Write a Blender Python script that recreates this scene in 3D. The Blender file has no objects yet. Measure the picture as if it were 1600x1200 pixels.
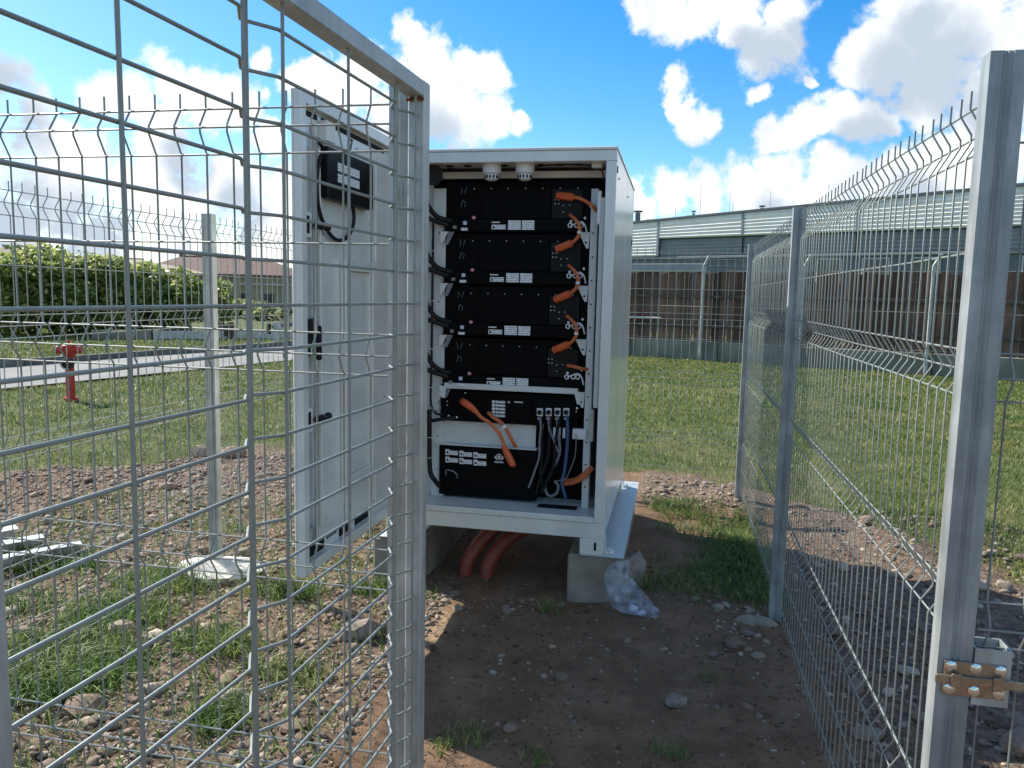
import bpy, math, random
import numpy as np
from mathutils import Vector, Matrix
R = math.radians
SC = bpy.context.scene
COL = SC.collection

# ------------------------------------------------------------------ camera
FPX, PITCH, ROLL, YAW, CAMH = 1221.2, .113812, .021548, .204485, 1.6
_F = np.array([-math.sin(YAW)*math.cos(PITCH), math.cos(YAW)*math.cos(PITCH), -math.sin(PITCH)])
_R0 = np.array([math.cos(YAW), math.sin(YAW), 0.]); _U0 = np.cross(_R0, _F)
_R = math.cos(ROLL)*_R0 + math.sin(ROLL)*_U0; _U = -math.sin(ROLL)*_R0 + math.cos(ROLL)*_U0
_C = np.array([0, 0, CAMH])
cd = bpy.data.cameras.new('camera'); cam = bpy.data.objects.new('camera', cd); COL.objects.link(cam)
cd.sensor_fit = 'HORIZONTAL'; cd.sensor_width = 36; cd.lens = 36*FPX/1600; cd.clip_start = .05; cd.clip_end = 2000
m = Matrix.Identity(4)
for i in range(3):
    m[i][0], m[i][1], m[i][2] = _R[i], _U[i], -_F[i]
m.translation = Vector(_C); cam.matrix_world = m
SC.camera = cam

def ray(x, y): return _F + (x-800)/FPX*_R - (y-600)/FPX*_U
def at_y(x, y, Y):
    d = ray(x, y); return _C + d*(Y/d[1])
def at_x(x, y, X):
    d = ray(x, y); return _C + d*(X/d[0])
def at_z(x, y, Z=0):
    d = ray(x, y); return _C + d*((Z-CAMH)/d[2])
def at_d(x, y, D):
    return _C + ray(x, y)*D

# ------------------------------------------------------------------ world, sun, exposure
SUN_EL = 40.0
SUN_TRAVEL = Vector((1, -.43, -math.tan(R(SUN_EL))*math.hypot(1, .43)))
to_sun = -SUN_TRAVEL.normalized()
w = bpy.data.worlds.new('World'); SC.world = w; w.use_nodes = True
nt = w.node_tree; nt.nodes.clear()
def wn(t, **k):
    n = nt.nodes.new(t)
    for a, b in k.items(): setattr(n, a, b)
    return n
def lk(a, b): nt.links.new(a, b)
def wmath(op, a, b=None, c=None, clamp=False):
    n = wn('ShaderNodeMath', operation=op, use_clamp=clamp)
    for i, v in enumerate((a, b, c)):
        if v is None: continue
        if hasattr(v, 'links'): lk(v, n.inputs[i])
        else: n.inputs[i].default_value = v
    return n.outputs[0]
def wvec(op, a, b=None, s=None):
    n = wn('ShaderNodeVectorMath', operation=op)
    for i, v in enumerate((a, b)):
        if v is None: continue
        if hasattr(v, 'links'): lk(v, n.inputs[i])
        else: n.inputs[i].default_value = v
    if s is not None: n.inputs[3].default_value = s
    return n.outputs[1] if op == 'DISTANCE' else n.outputs[0]
tc = wn('ShaderNodeTexCoord'); D = tc.outputs['Generated']
sky = wn('ShaderNodeTexSky', sky_type='NISHITA'); sky.sun_disc = False
sky.sun_elevation = R(SUN_EL); sky.sun_rotation = math.atan2(to_sun.x, to_sun.y)
sky.altitude = 300; sky.air_density = 1.0; sky.dust_density = .6; sky.ozone_density = 2.2
CLOUDS = [(-0.317,0.902,0.293,0.033),(-0.305,0.912,0.274,0.045),(-0.248,0.934,0.256,0.046),(-0.28,0.934,0.22,0.069),(-0.377,0.892,0.25,0.045),(-0.418,0.878,0.233,0.041),(-0.339,0.919,0.204,0.065),(-0.236,0.949,0.208,0.043),(-0.205,0.958,0.201,0.023),(-0.436,0.866,0.245,0.03),(-0.4,0.89,0.221,0.053),(-0.063,0.943,0.327,0.028),(-0.027,0.944,0.329,0.04),(0.016,0.947,0.321,0.043),(0.064,0.947,0.315,0.05),(0.114,0.941,0.317,0.039),(0.105,0.953,0.284,0.043),(0.082,0.96,0.269,0.033),(-0.017,0.968,0.252,0.026),(-0.008,0.974,0.226,0.025),(0.011,0.978,0.208,0.029),(0.033,0.978,0.208,0.023),(0.113,0.976,0.187,0.027),(0.14,0.97,0.197,0.035),(0.166,0.965,0.205,0.04),(0.192,0.961,0.2,0.036),(0.218,0.956,0.195,0.021),(0.16,0.961,0.226,0.027),(0.089,0.969,0.23,0.016),(0.13,0.959,0.252,0.012),(-0.05,0.992,0.117,0.032),(-0.012,0.992,0.125,0.037),(0.034,0.991,0.132,0.04),(0.078,0.988,0.135,0.044),(0.12,0.983,0.138,0.045),(0.167,0.974,0.153,0.035),(0.163,0.979,0.126,0.056),(0.234,0.963,0.134,0.057),(0.281,0.949,0.145,0.063),(0.331,0.931,0.152,0.061),(0.219,0.94,0.262,0.059),(0.274,0.92,0.28,0.079),(0.329,0.914,0.238,0.085),(0.232,0.926,0.296,0.054),(0.313,0.928,0.204,0.053),(0.185,0.947,0.262,0.031),(0.253,0.94,0.228,0.051),(0.183,0.95,0.253,0.025),(-0.678,0.702,0.216,0.039),(-0.663,0.725,0.186,0.04),(-0.62,0.758,0.202,0.038),(-0.594,0.779,0.2,0.039),(-0.557,0.801,0.221,0.044),(-0.526,0.825,0.209,0.045),(-0.496,0.843,0.209,0.04),(-0.575,0.801,0.166,0.05),(-0.651,0.745,0.147,0.055),(-0.464,0.857,0.222,0.016),(-0.475,0.842,0.254,0.015),(-0.661,0.744,0.093,0.069),(-0.587,0.803,0.107,0.073),(-0.511,0.851,0.12,0.064),(-0.477,0.877,0.063,0.062),(-0.557,0.829,0.052,0.067),(-0.637,0.77,0.04,0.071),(-0.694,0.717,0.063,0.061),(-0.47,0.866,0.173,0.034),(-0.448,0.886,0.117,0.046)]
GREYS = [(0.099,0.958,0.268,0.04),(0.074,0.956,0.283,0.029),(0.127,0.949,0.289,0.028),(0.203,0.961,0.19,0.032),(0.184,0.966,0.184,0.029),(0.222,0.946,0.237,0.049),(0.268,0.932,0.245,0.054),(0.317,0.924,0.215,0.04),(0.24,0.93,0.278,0.041),(-0.683,0.699,0.209,0.046),(-0.678,0.715,0.168,0.047),(-0.692,0.717,0.083,0.061),(-0.641,0.765,0.061,0.057),(-0.383,0.907,0.172,0.039),(-0.311,0.933,0.183,0.047),(-0.555,0.818,0.152,0.036),(0.248,0.962,0.116,0.036),(0.101,0.989,0.105,0.03),(-0.513,0.853,0.091,0.045)]
rs = random.Random(5)
for _ in range(26):                                   # larger clouds outside the view, added to whiten the ambient light
    az, el = rs.uniform(30, 300), rs.uniform(3, 60)
    for _k in range(rs.randint(1, 2)):
        a, e = R(az+rs.uniform(-7, 7)), R(el+rs.uniform(-3, 3))
        CLOUDS.append((math.sin(a)*math.cos(e), math.cos(a)*math.cos(e), math.sin(e), rs.uniform(.1, .27)))
def wnoise(vec, scale, detail, rough, col=False):
    n = wn('ShaderNodeTexNoise'); n.inputs['Scale'].default_value = scale; n.inputs['Detail'].default_value = detail
    n.inputs['Roughness'].default_value = rough; lk(vec, n.inputs['Vector'])
    return n.outputs['Color'] if col else n.outputs[0]
warp = wvec('SUBTRACT', wnoise(D, 9, 5, .6, True), (.5, .5, .5))
sc_ = wn('ShaderNodeVectorMath', operation='SCALE'); lk(warp, sc_.inputs[0]); sc_.inputs[3].default_value = .09
DW = wvec('ADD', D, sc_.outputs[0])
def field(blobs, vec, k=1.0):
    cur = None
    for (x, y, z, r) in blobs:
        d = wvec('DISTANCE', vec, (x, y, z))
        v = wmath('MULTIPLY_ADD', d, -1/(r*k), 1.0)
        cur = v if cur is None else wmath('MAXIMUM', cur, v)
    return cur
f0 = field(CLOUDS, DW, 1.0)
fine = wnoise(D, 26, 8, .62)
dens = wmath('ADD', f0, wmath('MULTIPLY_ADD', fine, 1.5, -.87))
def wmap(v, a, b, c=0., d=1.):
    n = wn('ShaderNodeMapRange', interpolation_type='SMOOTHSTEP'); lk(v, n.inputs[0])
    for i, q in enumerate((a, b, c, d)): n.inputs[1+i].default_value = q
    return n.outputs[0]
mask = wmap(dens, -.04, .42)
g0 = field(GREYS, DW, 1.35)
greym = wmath('MULTIPLY', wmap(g0, .0, .7), .9)
inner = wmap(wnoise(D, 13, 7, .62), .42, .70, 0, .5)
grey = wmath('MAXIMUM', greym, inner)
cl = wn('ShaderNodeMix', data_type='RGBA'); lk(grey, cl.inputs[0])
cl.inputs[6].default_value = (6.3, 6.4, 6.3, 1); cl.inputs[7].default_value = (2.7, 3.2, 3.9, 1)
hs = wn('ShaderNodeHueSaturation'); hs.inputs['Saturation'].default_value = 1.48; hs.inputs['Value'].default_value = 1.02; lk(sky.outputs[0], hs.inputs['Color'])
mx = wn('ShaderNodeMix', data_type='RGBA'); lk(mask, mx.inputs[0]); lk(hs.outputs[0], mx.inputs[6]); lk(cl.outputs[2], mx.inputs[7])
bg = wn('ShaderNodeBackground'); lk(mx.outputs[2], bg.inputs[0]); bg.inputs[1].default_value = .1
ow = wn('ShaderNodeOutputWorld'); lk(bg.outputs[0], ow.inputs[0])

w.cycles.sampling_method = 'MANUAL'; w.cycles.sample_map_resolution = 256
sl = bpy.data.lights.new('sun', 'SUN'); sun = bpy.data.objects.new('sun', sl); COL.objects.link(sun)
sl.energy = 4.4; sl.angle = R(.5); sl.color = (1, .955, .88)
sun.rotation_euler = SUN_TRAVEL.to_track_quat('-Z', 'Y').to_euler(); sun.location = (-20, 10, 25)
vs = SC.view_settings; SC.display_settings.display_device = 'sRGB'
vs.view_transform = 'Standard'; vs.look = 'None'; vs.exposure = 0.98; vs.gamma = 1; vs.use_curve_mapping = False
SC.render.engine = 'CYCLES'
SC.cycles.use_denoising = True
SC.cycles.max_bounces = 8; SC.cycles.transparent_max_bounces = 16
SC.cycles.use_adaptive_sampling = True

# ------------------------------------------------------------------ materials
def mat(name, col, rough=.5, metal=0., var=.12, scale=12., bump=0., bscale=60., tint=None, spec=.5, rnd=0., streak=False, coat=0., speck=0.):
    ma = bpy.data.materials.new(name); ma.use_nodes = True
    t = ma.node_tree; b = t.nodes['Principled BSDF']
    b.inputs['Roughness'].default_value = rough; b.inputs['Metallic'].default_value = metal
    b.inputs['Specular IOR Level'].default_value = spec; b.inputs['Coat Weight'].default_value = coat; b.inputs['Coat Roughness'].default_value = .12
    co = t.nodes.new('ShaderNodeTexCoord')
    mp = t.nodes.new('ShaderNodeMapping'); t.links.new(co.outputs['Object'], mp.inputs[0])
    if streak: mp.inputs['Scale'].default_value = (1, 1, .12)
    n = t.nodes.new('ShaderNodeTexNoise'); n.inputs['Scale'].default_value = scale; n.inputs['Detail'].default_value = 6; n.inputs['Roughness'].default_value = .65
    t.links.new(mp.outputs[0], n.inputs['Vector'])
    mr = t.nodes.new('ShaderNodeMapRange'); mr.inputs[1].default_value = .3; mr.inputs[2].default_value = .7
    mr.inputs[3].default_value = 1-var; mr.inputs[4].default_value = 1+var; t.links.new(n.outputs[0], mr.inputs[0])
    val = mr.outputs[0]
    if rnd:
        oi = t.nodes.new('ShaderNodeObjectInfo'); q = t.nodes.new('ShaderNodeMapRange'); q.inputs[3].default_value = 1-rnd; q.inputs[4].default_value = 1+rnd
        t.links.new(oi.outputs['Random'], q.inputs[0]); mm = t.nodes.new('ShaderNodeMath'); mm.operation = 'MULTIPLY'
        t.links.new(val, mm.inputs[0]); t.links.new(q.outputs[0], mm.inputs[1]); val = mm.outputs[0]
    mixc = t.nodes.new('ShaderNodeVectorMath'); mixc.operation = 'SCALE'
    if tint is None: mixc.inputs[0].default_value = col
    else:
        n2 = t.nodes.new('ShaderNodeTexNoise'); n2.inputs['Scale'].default_value = scale*.37; n2.inputs['Detail'].default_value = 4; t.links.new(co.outputs['Object'], n2.inputs['Vector'])
        r2 = t.nodes.new('ShaderNodeMapRange'); r2.inputs[1].default_value = .42; r2.inputs[2].default_value = .62; t.links.new(n2.outputs[0], r2.inputs[0])
        c2 = t.nodes.new('ShaderNodeMix'); c2.data_type = 'RGBA'; c2.inputs[6].default_value = (*col, 1); c2.inputs[7].default_value = (*tint, 1)
        t.links.new(r2.outputs[0], c2.inputs[0]); t.links.new(c2.outputs[2], mixc.inputs[0])
    t.links.new(val, mixc.inputs[3]); t.links.new(mixc.outputs[0], b.inputs['Base Color'])
    if speck:
        n3 = t.nodes.new('ShaderNodeTexNoise'); n3.inputs['Scale'].default_value = 34; n3.inputs['Detail'].default_value = 9; n3.inputs['Roughness'].default_value = .75; t.links.new(co.outputs['Object'], n3.inputs['Vector'])
        r3 = t.nodes.new('ShaderNodeMapRange'); r3.inputs[1].default_value = .56; r3.inputs[2].default_value = .72; r3.inputs[4].default_value = speck; t.links.new(n3.outputs[0], r3.inputs[0])
        c4 = t.nodes.new('ShaderNodeMix'); c4.data_type = 'RGBA'; c4.inputs[7].default_value = (.22, .18, .13, 1); t.links.new(r3.outputs[0], c4.inputs[0]); t.links.new(mixc.outputs[0], c4.inputs[6]); t.links.new(c4.outputs[2], b.inputs['Base Color'])
    if metal > .3:
        rr = t.nodes.new('ShaderNodeMapRange'); rr.inputs[1].default_value = .3; rr.inputs[2].default_value = .7
        rr.inputs[3].default_value = max(.05, rough-.12); rr.inputs[4].default_value = rough+.14; t.links.new(n.outputs[0], rr.inputs[0]); t.links.new(rr.outputs[0], b.inputs['Roughness'])
    if bump:
        nb = t.nodes.new('ShaderNodeTexNoise'); nb.inputs['Scale'].default_value = bscale; nb.inputs['Detail'].default_value = 5; t.links.new(co.outputs['Object'], nb.inputs['Vector'])
        bp = t.nodes.new('ShaderNodeBump'); bp.inputs['Strength'].default_value = bump; bp.inputs['Distance'].default_value = .01
        t.links.new(nb.outputs[0], bp.inputs['Height']); t.links.new(bp.outputs[0], b.inputs['Normal'])
    return ma
M = {}
M['paint'] = mat('white_paint', (.68, .695, .65), .25, var=.06, scale=5, coat=.5, tint=(.63, .64, .59), speck=.35)
M['paint_in'] = mat('inner_white_paint', (.66, .675, .635), .45, var=.06, scale=6)
M['galv'] = mat('galvanised_steel', (.34, .36, .345), .42, .35, var=.25, scale=26, tint=(.44, .46, .44), streak=True, speck=.3)
M['post'] = mat('dull_galvanised_post', (.25, .275, .275), .45, .3, var=.3, scale=26, tint=(.32, .345, .345), streak=True, speck=.3)
M['wire'] = mat('galvanised_wire', (.235, .26, .24), .5, .3, var=.15, scale=30)
M['black'] = mat('black_sheet_metal', (.0045, .0046, .0046), .6, var=.15, scale=20, spec=.07)
M['rubber'] = mat('black_cable_jacket', (.009, .009, .009), .55, var=.15, spec=.3)
M['dark'] = mat('dark_slot', (.012, .012, .012), .7, spec=.2)
M['orange'] = mat('orange_cable_jacket', (.62, .155, .05), .5, var=.1, scale=30)
M['orange_plug'] = mat('orange_connector_plastic', (.66, .12, .035), .42, var=.08, scale=30)
M['grey_cable'] = mat('grey_cable_jacket', (.2, .215, .225), .5)
M['blue_cable'] = mat('blue_cable_jacket', (.05, .11, .24), .5)
M['white_plastic'] = mat('white_plastic', (.75, .76, .74), .4, var=.05)
M['concrete'] = mat('concrete', (.26, .225, .175), .9, var=.25, scale=7, bump=.5, bscale=45, tint=(.19, .16, .125))
M['pale_concrete'] = mat('pale_concrete', (.5, .48, .43), .9, var=.2, scale=9, bump=.6, bscale=40)
M['wall_concrete'] = mat('weathered_concrete', (.25, .235, .195), .92, var=.3, scale=2.2, bump=.4, bscale=15, tint=(.15, .15, .115), streak=True)
M['plate'] = mat('zinc_plate', (.50, .525, .51), .5, .35, var=.25, scale=60)
M['red_pipe'] = mat('red_conduit', (.23, .045, .022), .45, var=.15)
M['red_paint'] = mat('red_paint', (.45, .025, .025), .4, var=.2, scale=14, coat=.2)
M['brass'] = mat('yellow_zinc_steel', (.34, .285, .2), .38, .75, var=.3, scale=30, tint=(.34, .225, .16))
M['screw'] = mat('bright_zinc', (.7, .7, .68), .22, .95, var=.08, scale=40)
M['wood'] = mat('weathered_brown_board', (.15, .082, .05), .85, var=.45, scale=9, bump=.5, bscale=30, tint=(.085, .05, .034), rnd=.55, streak=True)
M['rail'] = mat('weathered_rail', (.09, .07, .055), .85, var=.3, streak=False)
M['cladding'] = mat('pale_metal_cladding', (.80, .785, .73), .45, 0., var=.1, scale=1.5, rnd=.04)
M['dcladding'] = mat('grey_metal_cladding', (.24, .255, .265), .45, .0, var=.12, scale=1.5, rnd=.05)
M['trim'] = mat('dark_roof_trim', (.12, .135, .14), .5, .3)
M['glass'] = mat('dark_window_glass', (.03, .04, .05), .08, 0, var=.1)
M['render'] = mat('beige_render', (.40, .33, .22), .9, var=.12, scale=1.2)
M['brownroof'] = mat('brown_tile_roof', (.17, .105, .08), .85, var=.25, scale=2.2, bump=.6, bscale=6)
M['paleroof'] = mat('pale_tile_roof', (.34, .29, .19), .9, var=.2, scale=1.6, bump=.5, bscale=6)
M['asphalt'] = mat('grey_asphalt', (.23, .225, .205), .95, var=.12, scale=3, bump=.4, bscale=40, tint=(.195, .19, .175))
M['kerb'] = mat('kerb_concrete', (.13, .135, .12), .9, var=.3, scale=5, rnd=.15)
M['bark'] = mat('shrub_stem', (.07, .05, .035), .9)
M['lab_black'] = mat('black_print', (.01, .01, .01), .6, var=.05)
M['amber'] = mat('amber_print', (.55, .28, .04), .5)
M['pink'] = mat('pink_cap', (.75, .3, .33), .4)
M['lilac'] = mat('lilac_tag', (.6, .62, .8), .4)
M['lens'] = mat('grey_screen_plastic', (.007, .0075, .0075), .4, var=.1, spec=.15)
M['clutter'] = mat('stored_goods', (.17, .18, .18), .6, var=.3, scale=3, rnd=.4)

def label_mat():
    ma = bpy.data.materials.new('printed_label'); ma.use_nodes = True; t = ma.node_tree; b = t.nodes['Principled BSDF']
    b.inputs['Roughness'].default_value = .45
    co = t.nodes.new('ShaderNodeTexCoord'); wv = t.nodes.new('ShaderNodeTexWave'); wv.bands_direction = 'Z'; wv.inputs['Scale'].default_value = 30
    wv.inputs['Distortion'].default_value = 0; t.links.new(co.outputs['Object'], wv.inputs['Vector'])
    n = t.nodes.new('ShaderNodeTexNoise'); n.inputs['Scale'].default_value = 190; t.links.new(co.outputs['Object'], n.inputs['Vector'])
    g1 = t.nodes.new('ShaderNodeMath'); g1.operation = 'GREATER_THAN'; g1.inputs[1].default_value = .62; t.links.new(wv.outputs['Fac'], g1.inputs[0])
    g2 = t.nodes.new('ShaderNodeMath'); g2.operation = 'GREATER_THAN'; g2.inputs[1].default_value = .49; t.links.new(n.outputs[0], g2.inputs[0])
    mu = t.nodes.new('ShaderNodeMath'); mu.operation = 'MULTIPLY'; t.links.new(g1.outputs[0], mu.inputs[0]); t.links.new(g2.outputs[0], mu.inputs[1])
    mi = t.nodes.new('ShaderNodeMix'); mi.data_type = 'RGBA'; mi.inputs[6].default_value = (.8, .82, .81, 1); mi.inputs[7].default_value = (.07, .07, .07, 1)
    t.links.new(mu.outputs[0], mi.inputs[0]); t.links.new(mi.outputs[2], b.inputs['Base Color'])
    return ma
M['label'] = label_mat()

def island_mat(name, stops, rough, transl=0., bump=0., by_object=False):
    ma = bpy.data.materials.new(name); ma.use_nodes = True; t = ma.node_tree; b = t.nodes['Principled BSDF']
    b.inputs['Roughness'].default_value = rough; b.inputs['Specular IOR Level'].default_value = .3
    if by_object: src = t.nodes.new('ShaderNodeObjectInfo').outputs['Random']
    else: src = t.nodes.new('ShaderNodeNewGeometry').outputs['Random Per Island']
    cr = t.nodes.new('ShaderNodeValToRGB'); el = cr.color_ramp.elements
    while len(el) < len(stops): el.new(.5)
    for e, (p, c) in zip(el, stops): e.position = p; e.color = (*c, 1)
    t.links.new(src, cr.inputs[0]); out = cr.outputs[0]
    co = t.nodes.new('ShaderNodeTexCoord')
    if transl:
        n = t.nodes.new('ShaderNodeTexNoise'); n.inputs['Scale'].default_value = 1.1 if name != 'shrub_leaf' else 2.0; n.inputs['Detail'].default_value = 5; t.links.new(co.outputs['Object'], n.inputs['Vector'])
        mr = t.nodes.new('ShaderNodeMapRange'); mr.inputs[1].default_value = .36; mr.inputs[2].default_value = .64
        t.links.new(n.outputs[0], mr.inputs[0]); c2 = t.nodes.new('ShaderNodeMix'); c2.data_type = 'RGBA'; c2.blend_type = 'MULTIPLY'; c2.inputs[0].default_value = 1
        c3 = t.nodes.new('ShaderNodeMix'); c3.data_type = 'RGBA'; c3.inputs[6].default_value = (.62, .82, .55, 1); c3.inputs[7].default_value = (1.24, 1.12, .92, 1); t.links.new(mr.outputs[0], c3.inputs[0])
        t.links.new(out, c2.inputs[6]); t.links.new(c3.outputs[2], c2.inputs[7]); out = c2.outputs[2]
    if bump:
        n = t.nodes.new('ShaderNodeTexNoise'); n.inputs['Scale'].default_value = 55; n.inputs['Detail'].default_value = 6; t.links.new(co.outputs['Object'], n.inputs['Vector'])
        mr = t.nodes.new('ShaderNodeMapRange'); mr.inputs[1].default_value = .3; mr.inputs[2].default_value = .7; mr.inputs[3].default_value = .7; mr.inputs[4].default_value = 1.3; t.links.new(n.outputs[0], mr.inputs[0])
        sc = t.nodes.new('ShaderNodeVectorMath'); sc.operation = 'SCALE'; t.links.new(out, sc.inputs[0]); t.links.new(mr.outputs[0], sc.inputs[3]); out = sc.outputs[0]
        bp = t.nodes.new('ShaderNodeBump'); bp.inputs['Strength'].default_value = bump; bp.inputs['Distance'].default_value = .01; t.links.new(n.outputs[0], bp.inputs['Height']); t.links.new(bp.outputs[0], b.inputs['Normal'])
    t.links.new(out, b.inputs['Base Color'])
    if transl:
        tr = t.nodes.new('ShaderNodeBsdfTranslucent'); t.links.new(out, tr.inputs[0]); mxs = t.nodes.new('ShaderNodeMixShader'); mxs.inputs[0].default_value = transl
        t.links.new(b.outputs[0], mxs.inputs[1]); t.links.new(tr.outputs[0], mxs.inputs[2]); t.links.new(mxs.outputs[0], t.nodes['Material Output'].inputs[0])
    return ma
M['grass'] = island_mat('grass_blade', [(0, (.065, .10, .028)), (.4, (.135, .185, .052)), (.75, (.22, .255, .09)), (1, (.38, .35, .18))], .5, .35)
M['grass_dark'] = island_mat('fresh_grass_blade', [(0, (.06, .11, .035)), (.6, (.14, .21, .065)), (1, (.28, .31, .13))], .5, .35)
M['leaf'] = island_mat('shrub_leaf', [(0, (.10, .135, .045)), (.4, (.27, .325, .115)), (.8, (.43, .46, .20)), (1, (.55, .55, .31))], .45, .5)
STONE = [(0, (.16, .11, .08)), (.3, (.25, .18, .13)), (.55, (.21, .175, .14)), (.8, (.31, .24, .175)), (1, (.42, .36, .28))]
M['stone'] = island_mat('stone', STONE, .85, bump=.5, by_object=True)
M['gravel'] = island_mat('gravel', STONE, .85, bump=.5)

# ------------------------------------------------------------------ mesh builder
WPOS = {}
def wpos(o): return WPOS.get(o.name, Vector((0, 0, 0)))
def tagp(o, label=None, cat=None, group=None, kind=None):
    if label: o['label'] = label
    if cat: o['category'] = cat
    if group: o['group'] = group
    if kind: o['kind'] = kind
    return o
def thing(name, label, cat, loc, group=None):
    o = bpy.data.objects.new(name, None); COL.objects.link(o); o.empty_display_size = .1
    o.location = loc; WPOS[o.name] = Vector(loc)
    return tagp(o, label, cat, group)
def link(o, parent, wloc):
    COL.objects.link(o); WPOS[o.name] = Vector(wloc)
    if parent is not None:
        o.parent = parent; o.location = Vector(wloc) - wpos(parent)
    else: o.location = wloc
    return o
def inst(src, parent, wloc, rot=None, scale=None, name=None):
    o = src.copy()
    if name: o.name = name
    o.parent = None
    link(o, parent, wloc)
    if rot is not None: o.rotation_euler = rot
    if scale is not None: o.scale = scale
    return o
def smooth_path(pts, k=6):
    P = [Vector(p) for p in pts]
    if len(P) < 3: return P
    out = []
    for i in range(len(P)-1):
        a, b, c, d = P[max(i-1, 0)], P[i], P[i+1], P[min(i+2, len(P)-1)]
        for j in range(k):
            t = j/k
            out.append(.5*((2*b)+(c-a)*t+(2*a-5*b+4*c-d)*t*t+(3*b-a-3*c+d)*t**3))
    out.append(P[-1]); return out
class MB:
    def __init__(s): s.v = []; s.f = []
    def add(s, vs, fs):
        o = len(s.v); s.v += [tuple(map(float, p)) for p in vs]; s.f += [tuple(i+o for i in q) for q in fs]; return s
    def box(s, x0, x1, y0, y1, z0, z1, b=0.):
        if x0 > x1: x0, x1 = x1, x0
        if y0 > y1: y0, y1 = y1, y0
        if z0 > z1: z0, z1 = z1, z0
        b = min(b, .45*min(x1-x0, y1-y0, z1-z0))
        if b <= 0:
            vs = [(x, y, z) for z in (z0, z1) for y in (y0, y1) for x in (x0, x1)]
            return s.add(vs, [(0, 2, 3, 1), (4, 5, 7, 6), (0, 1, 5, 4), (2, 6, 7, 3), (0, 4, 6, 2), (1, 3, 7, 5)])
        vs = []; idx = {}
        for ix, x in enumerate((x0, x1)):
            for iy, y in enumerate((y0, y1)):
                for iz, z in enumerate((z0, z1)):
                    sx, sy, sz = (1, -1)[ix], (1, -1)[iy], (1, -1)[iz]
                    for a, p in enumerate(((x, y+sy*b, z+sz*b), (x+sx*b, y, z+sz*b), (x+sx*b, y+sy*b, z))):
                        idx[ix, iy, iz, a] = len(vs); vs.append(p)
        I = idx; fs = []
        for i in (0, 1):
            fs.append([I[i, 0, 0, 0], I[i, 1, 0, 0], I[i, 1, 1, 0], I[i, 0, 1, 0]][::(1 if i else -1)])
            fs.append([I[0, i, 0, 1], I[1, i, 0, 1], I[1, i, 1, 1], I[0, i, 1, 1]][::(-1 if i else 1)])
            fs.append([I[0, 0, i, 2], I[1, 0, i, 2], I[1, 1, i, 2], I[0, 1, i, 2]][::(1 if i else -1)])
            for j in (0, 1):
                q = [I[0, i, j, 1], I[1, i, j, 1], I[1, i, j, 2], I[0, i, j, 2]]; fs.append(q[::(1 if (i == 0) == (j == 1) else -1)])
                q = [I[i, 0, j, 0], I[i, 1, j, 0], I[i, 1, j, 2], I[i, 0, j, 2]]; fs.append(q[::(-1 if (i == 0) == (j == 1) else 1)])
                q = [I[i, j, 0, 0], I[i, j, 1, 0], I[i, j, 1, 1], I[i, j, 0, 1]]; fs.append(q[::(1 if (i == 0) == (j == 1) else -1)])
        for ix in (0, 1):
            for iy in (0, 1):
                for iz in (0, 1):
                    q = [I[ix, iy, iz, 0], I[ix, iy, iz, 1], I[ix, iy, iz, 2]]
                    fs.append(q[::(1 if (ix+iy+iz) % 2 else -1)])
        return s.add(vs, fs)
    def tube(s, pts, r, n=8, cap=True, radii=None):
        P = [Vector(p) for p in pts]; L = len(P)
        T = [(P[min(i+1, L-1)]-P[max(i-1, 0)]).normalized() for i in range(L)]
        u = T[0].orthogonal().normalized(); vs = []; fs = []
        for i in range(L):
            u = (u - T[i]*u.dot(T[i]))
            u = u.normalized() if u.length > 1e-6 else T[i].orthogonal().normalized()
            w_ = T[i].cross(u); rr = radii[i] if radii else r
            for k in range(n):
                a = 2*math.pi*k/n; vs.append(P[i]+u*math.cos(a)*rr+w_*math.sin(a)*rr)
        for i in range(L-1):
            for k in range(n):
                a, b = i*n+k, i*n+(k+1) % n; fs.append((a, b, b+n, a+n))
        if cap: fs += [tuple(range(n))[::-1], tuple(range((L-1)*n, L*n))]
        return s.add(vs, fs)
    def prism(s, poly, axis, a0, a1):
        n = len(poly); vs = []
        for a in (a0, a1):
            for (p, q) in poly: vs.append((a, p, q) if axis == 'x' else (p, a, q) if axis == 'y' else (p, q, a))
        fs = [(i, (i+1) % n, n+(i+1) % n, n+i) for i in range(n)] + [tuple(range(n))[::-1], tuple(range(n, 2*n))]
        return s.add(vs, fs)
    def ring(s, c, axis, r, t, n=14):
        pts = []
        c = Vector(c); a = Vector(axis).normalized(); u = a.orthogonal().normalized(); w_ = a.cross(u)
        for k in range(n+1): pts.append(c+u*math.cos(2*math.pi*k/n)*r+w_*math.sin(2*math.pi*k/n)*r)
        return s.tube(pts, t, 5, False)
    def ball(s, c, rx, ry, rz, n=10, k=6):
        c = Vector(c); vs = [(c.x, c.y, c.z+rz)]
        for i in range(1, k):
            a = math.pi*i/k
            for j in range(n):
                b = 2*math.pi*j/n; vs.append((c.x+rx*math.sin(a)*math.cos(b), c.y+ry*math.sin(a)*math.sin(b), c.z+rz*math.cos(a)))
        vs.append((c.x, c.y, c.z-rz)); fs = [(0, 1+j, 1+(j+1) % n) for j in range(n)]
        for i in range(k-2):
            for j in range(n):
                a = 1+i*n+j; b = 1+i*n+(j+1) % n; fs.append((a, a+n, b+n, b))
        e = len(vs)-1; fs += [(e, 1+(k-2)*n+(j+1) % n, 1+(k-2)*n+j) for j in range(n)]
        return s.add(vs, fs)
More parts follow.
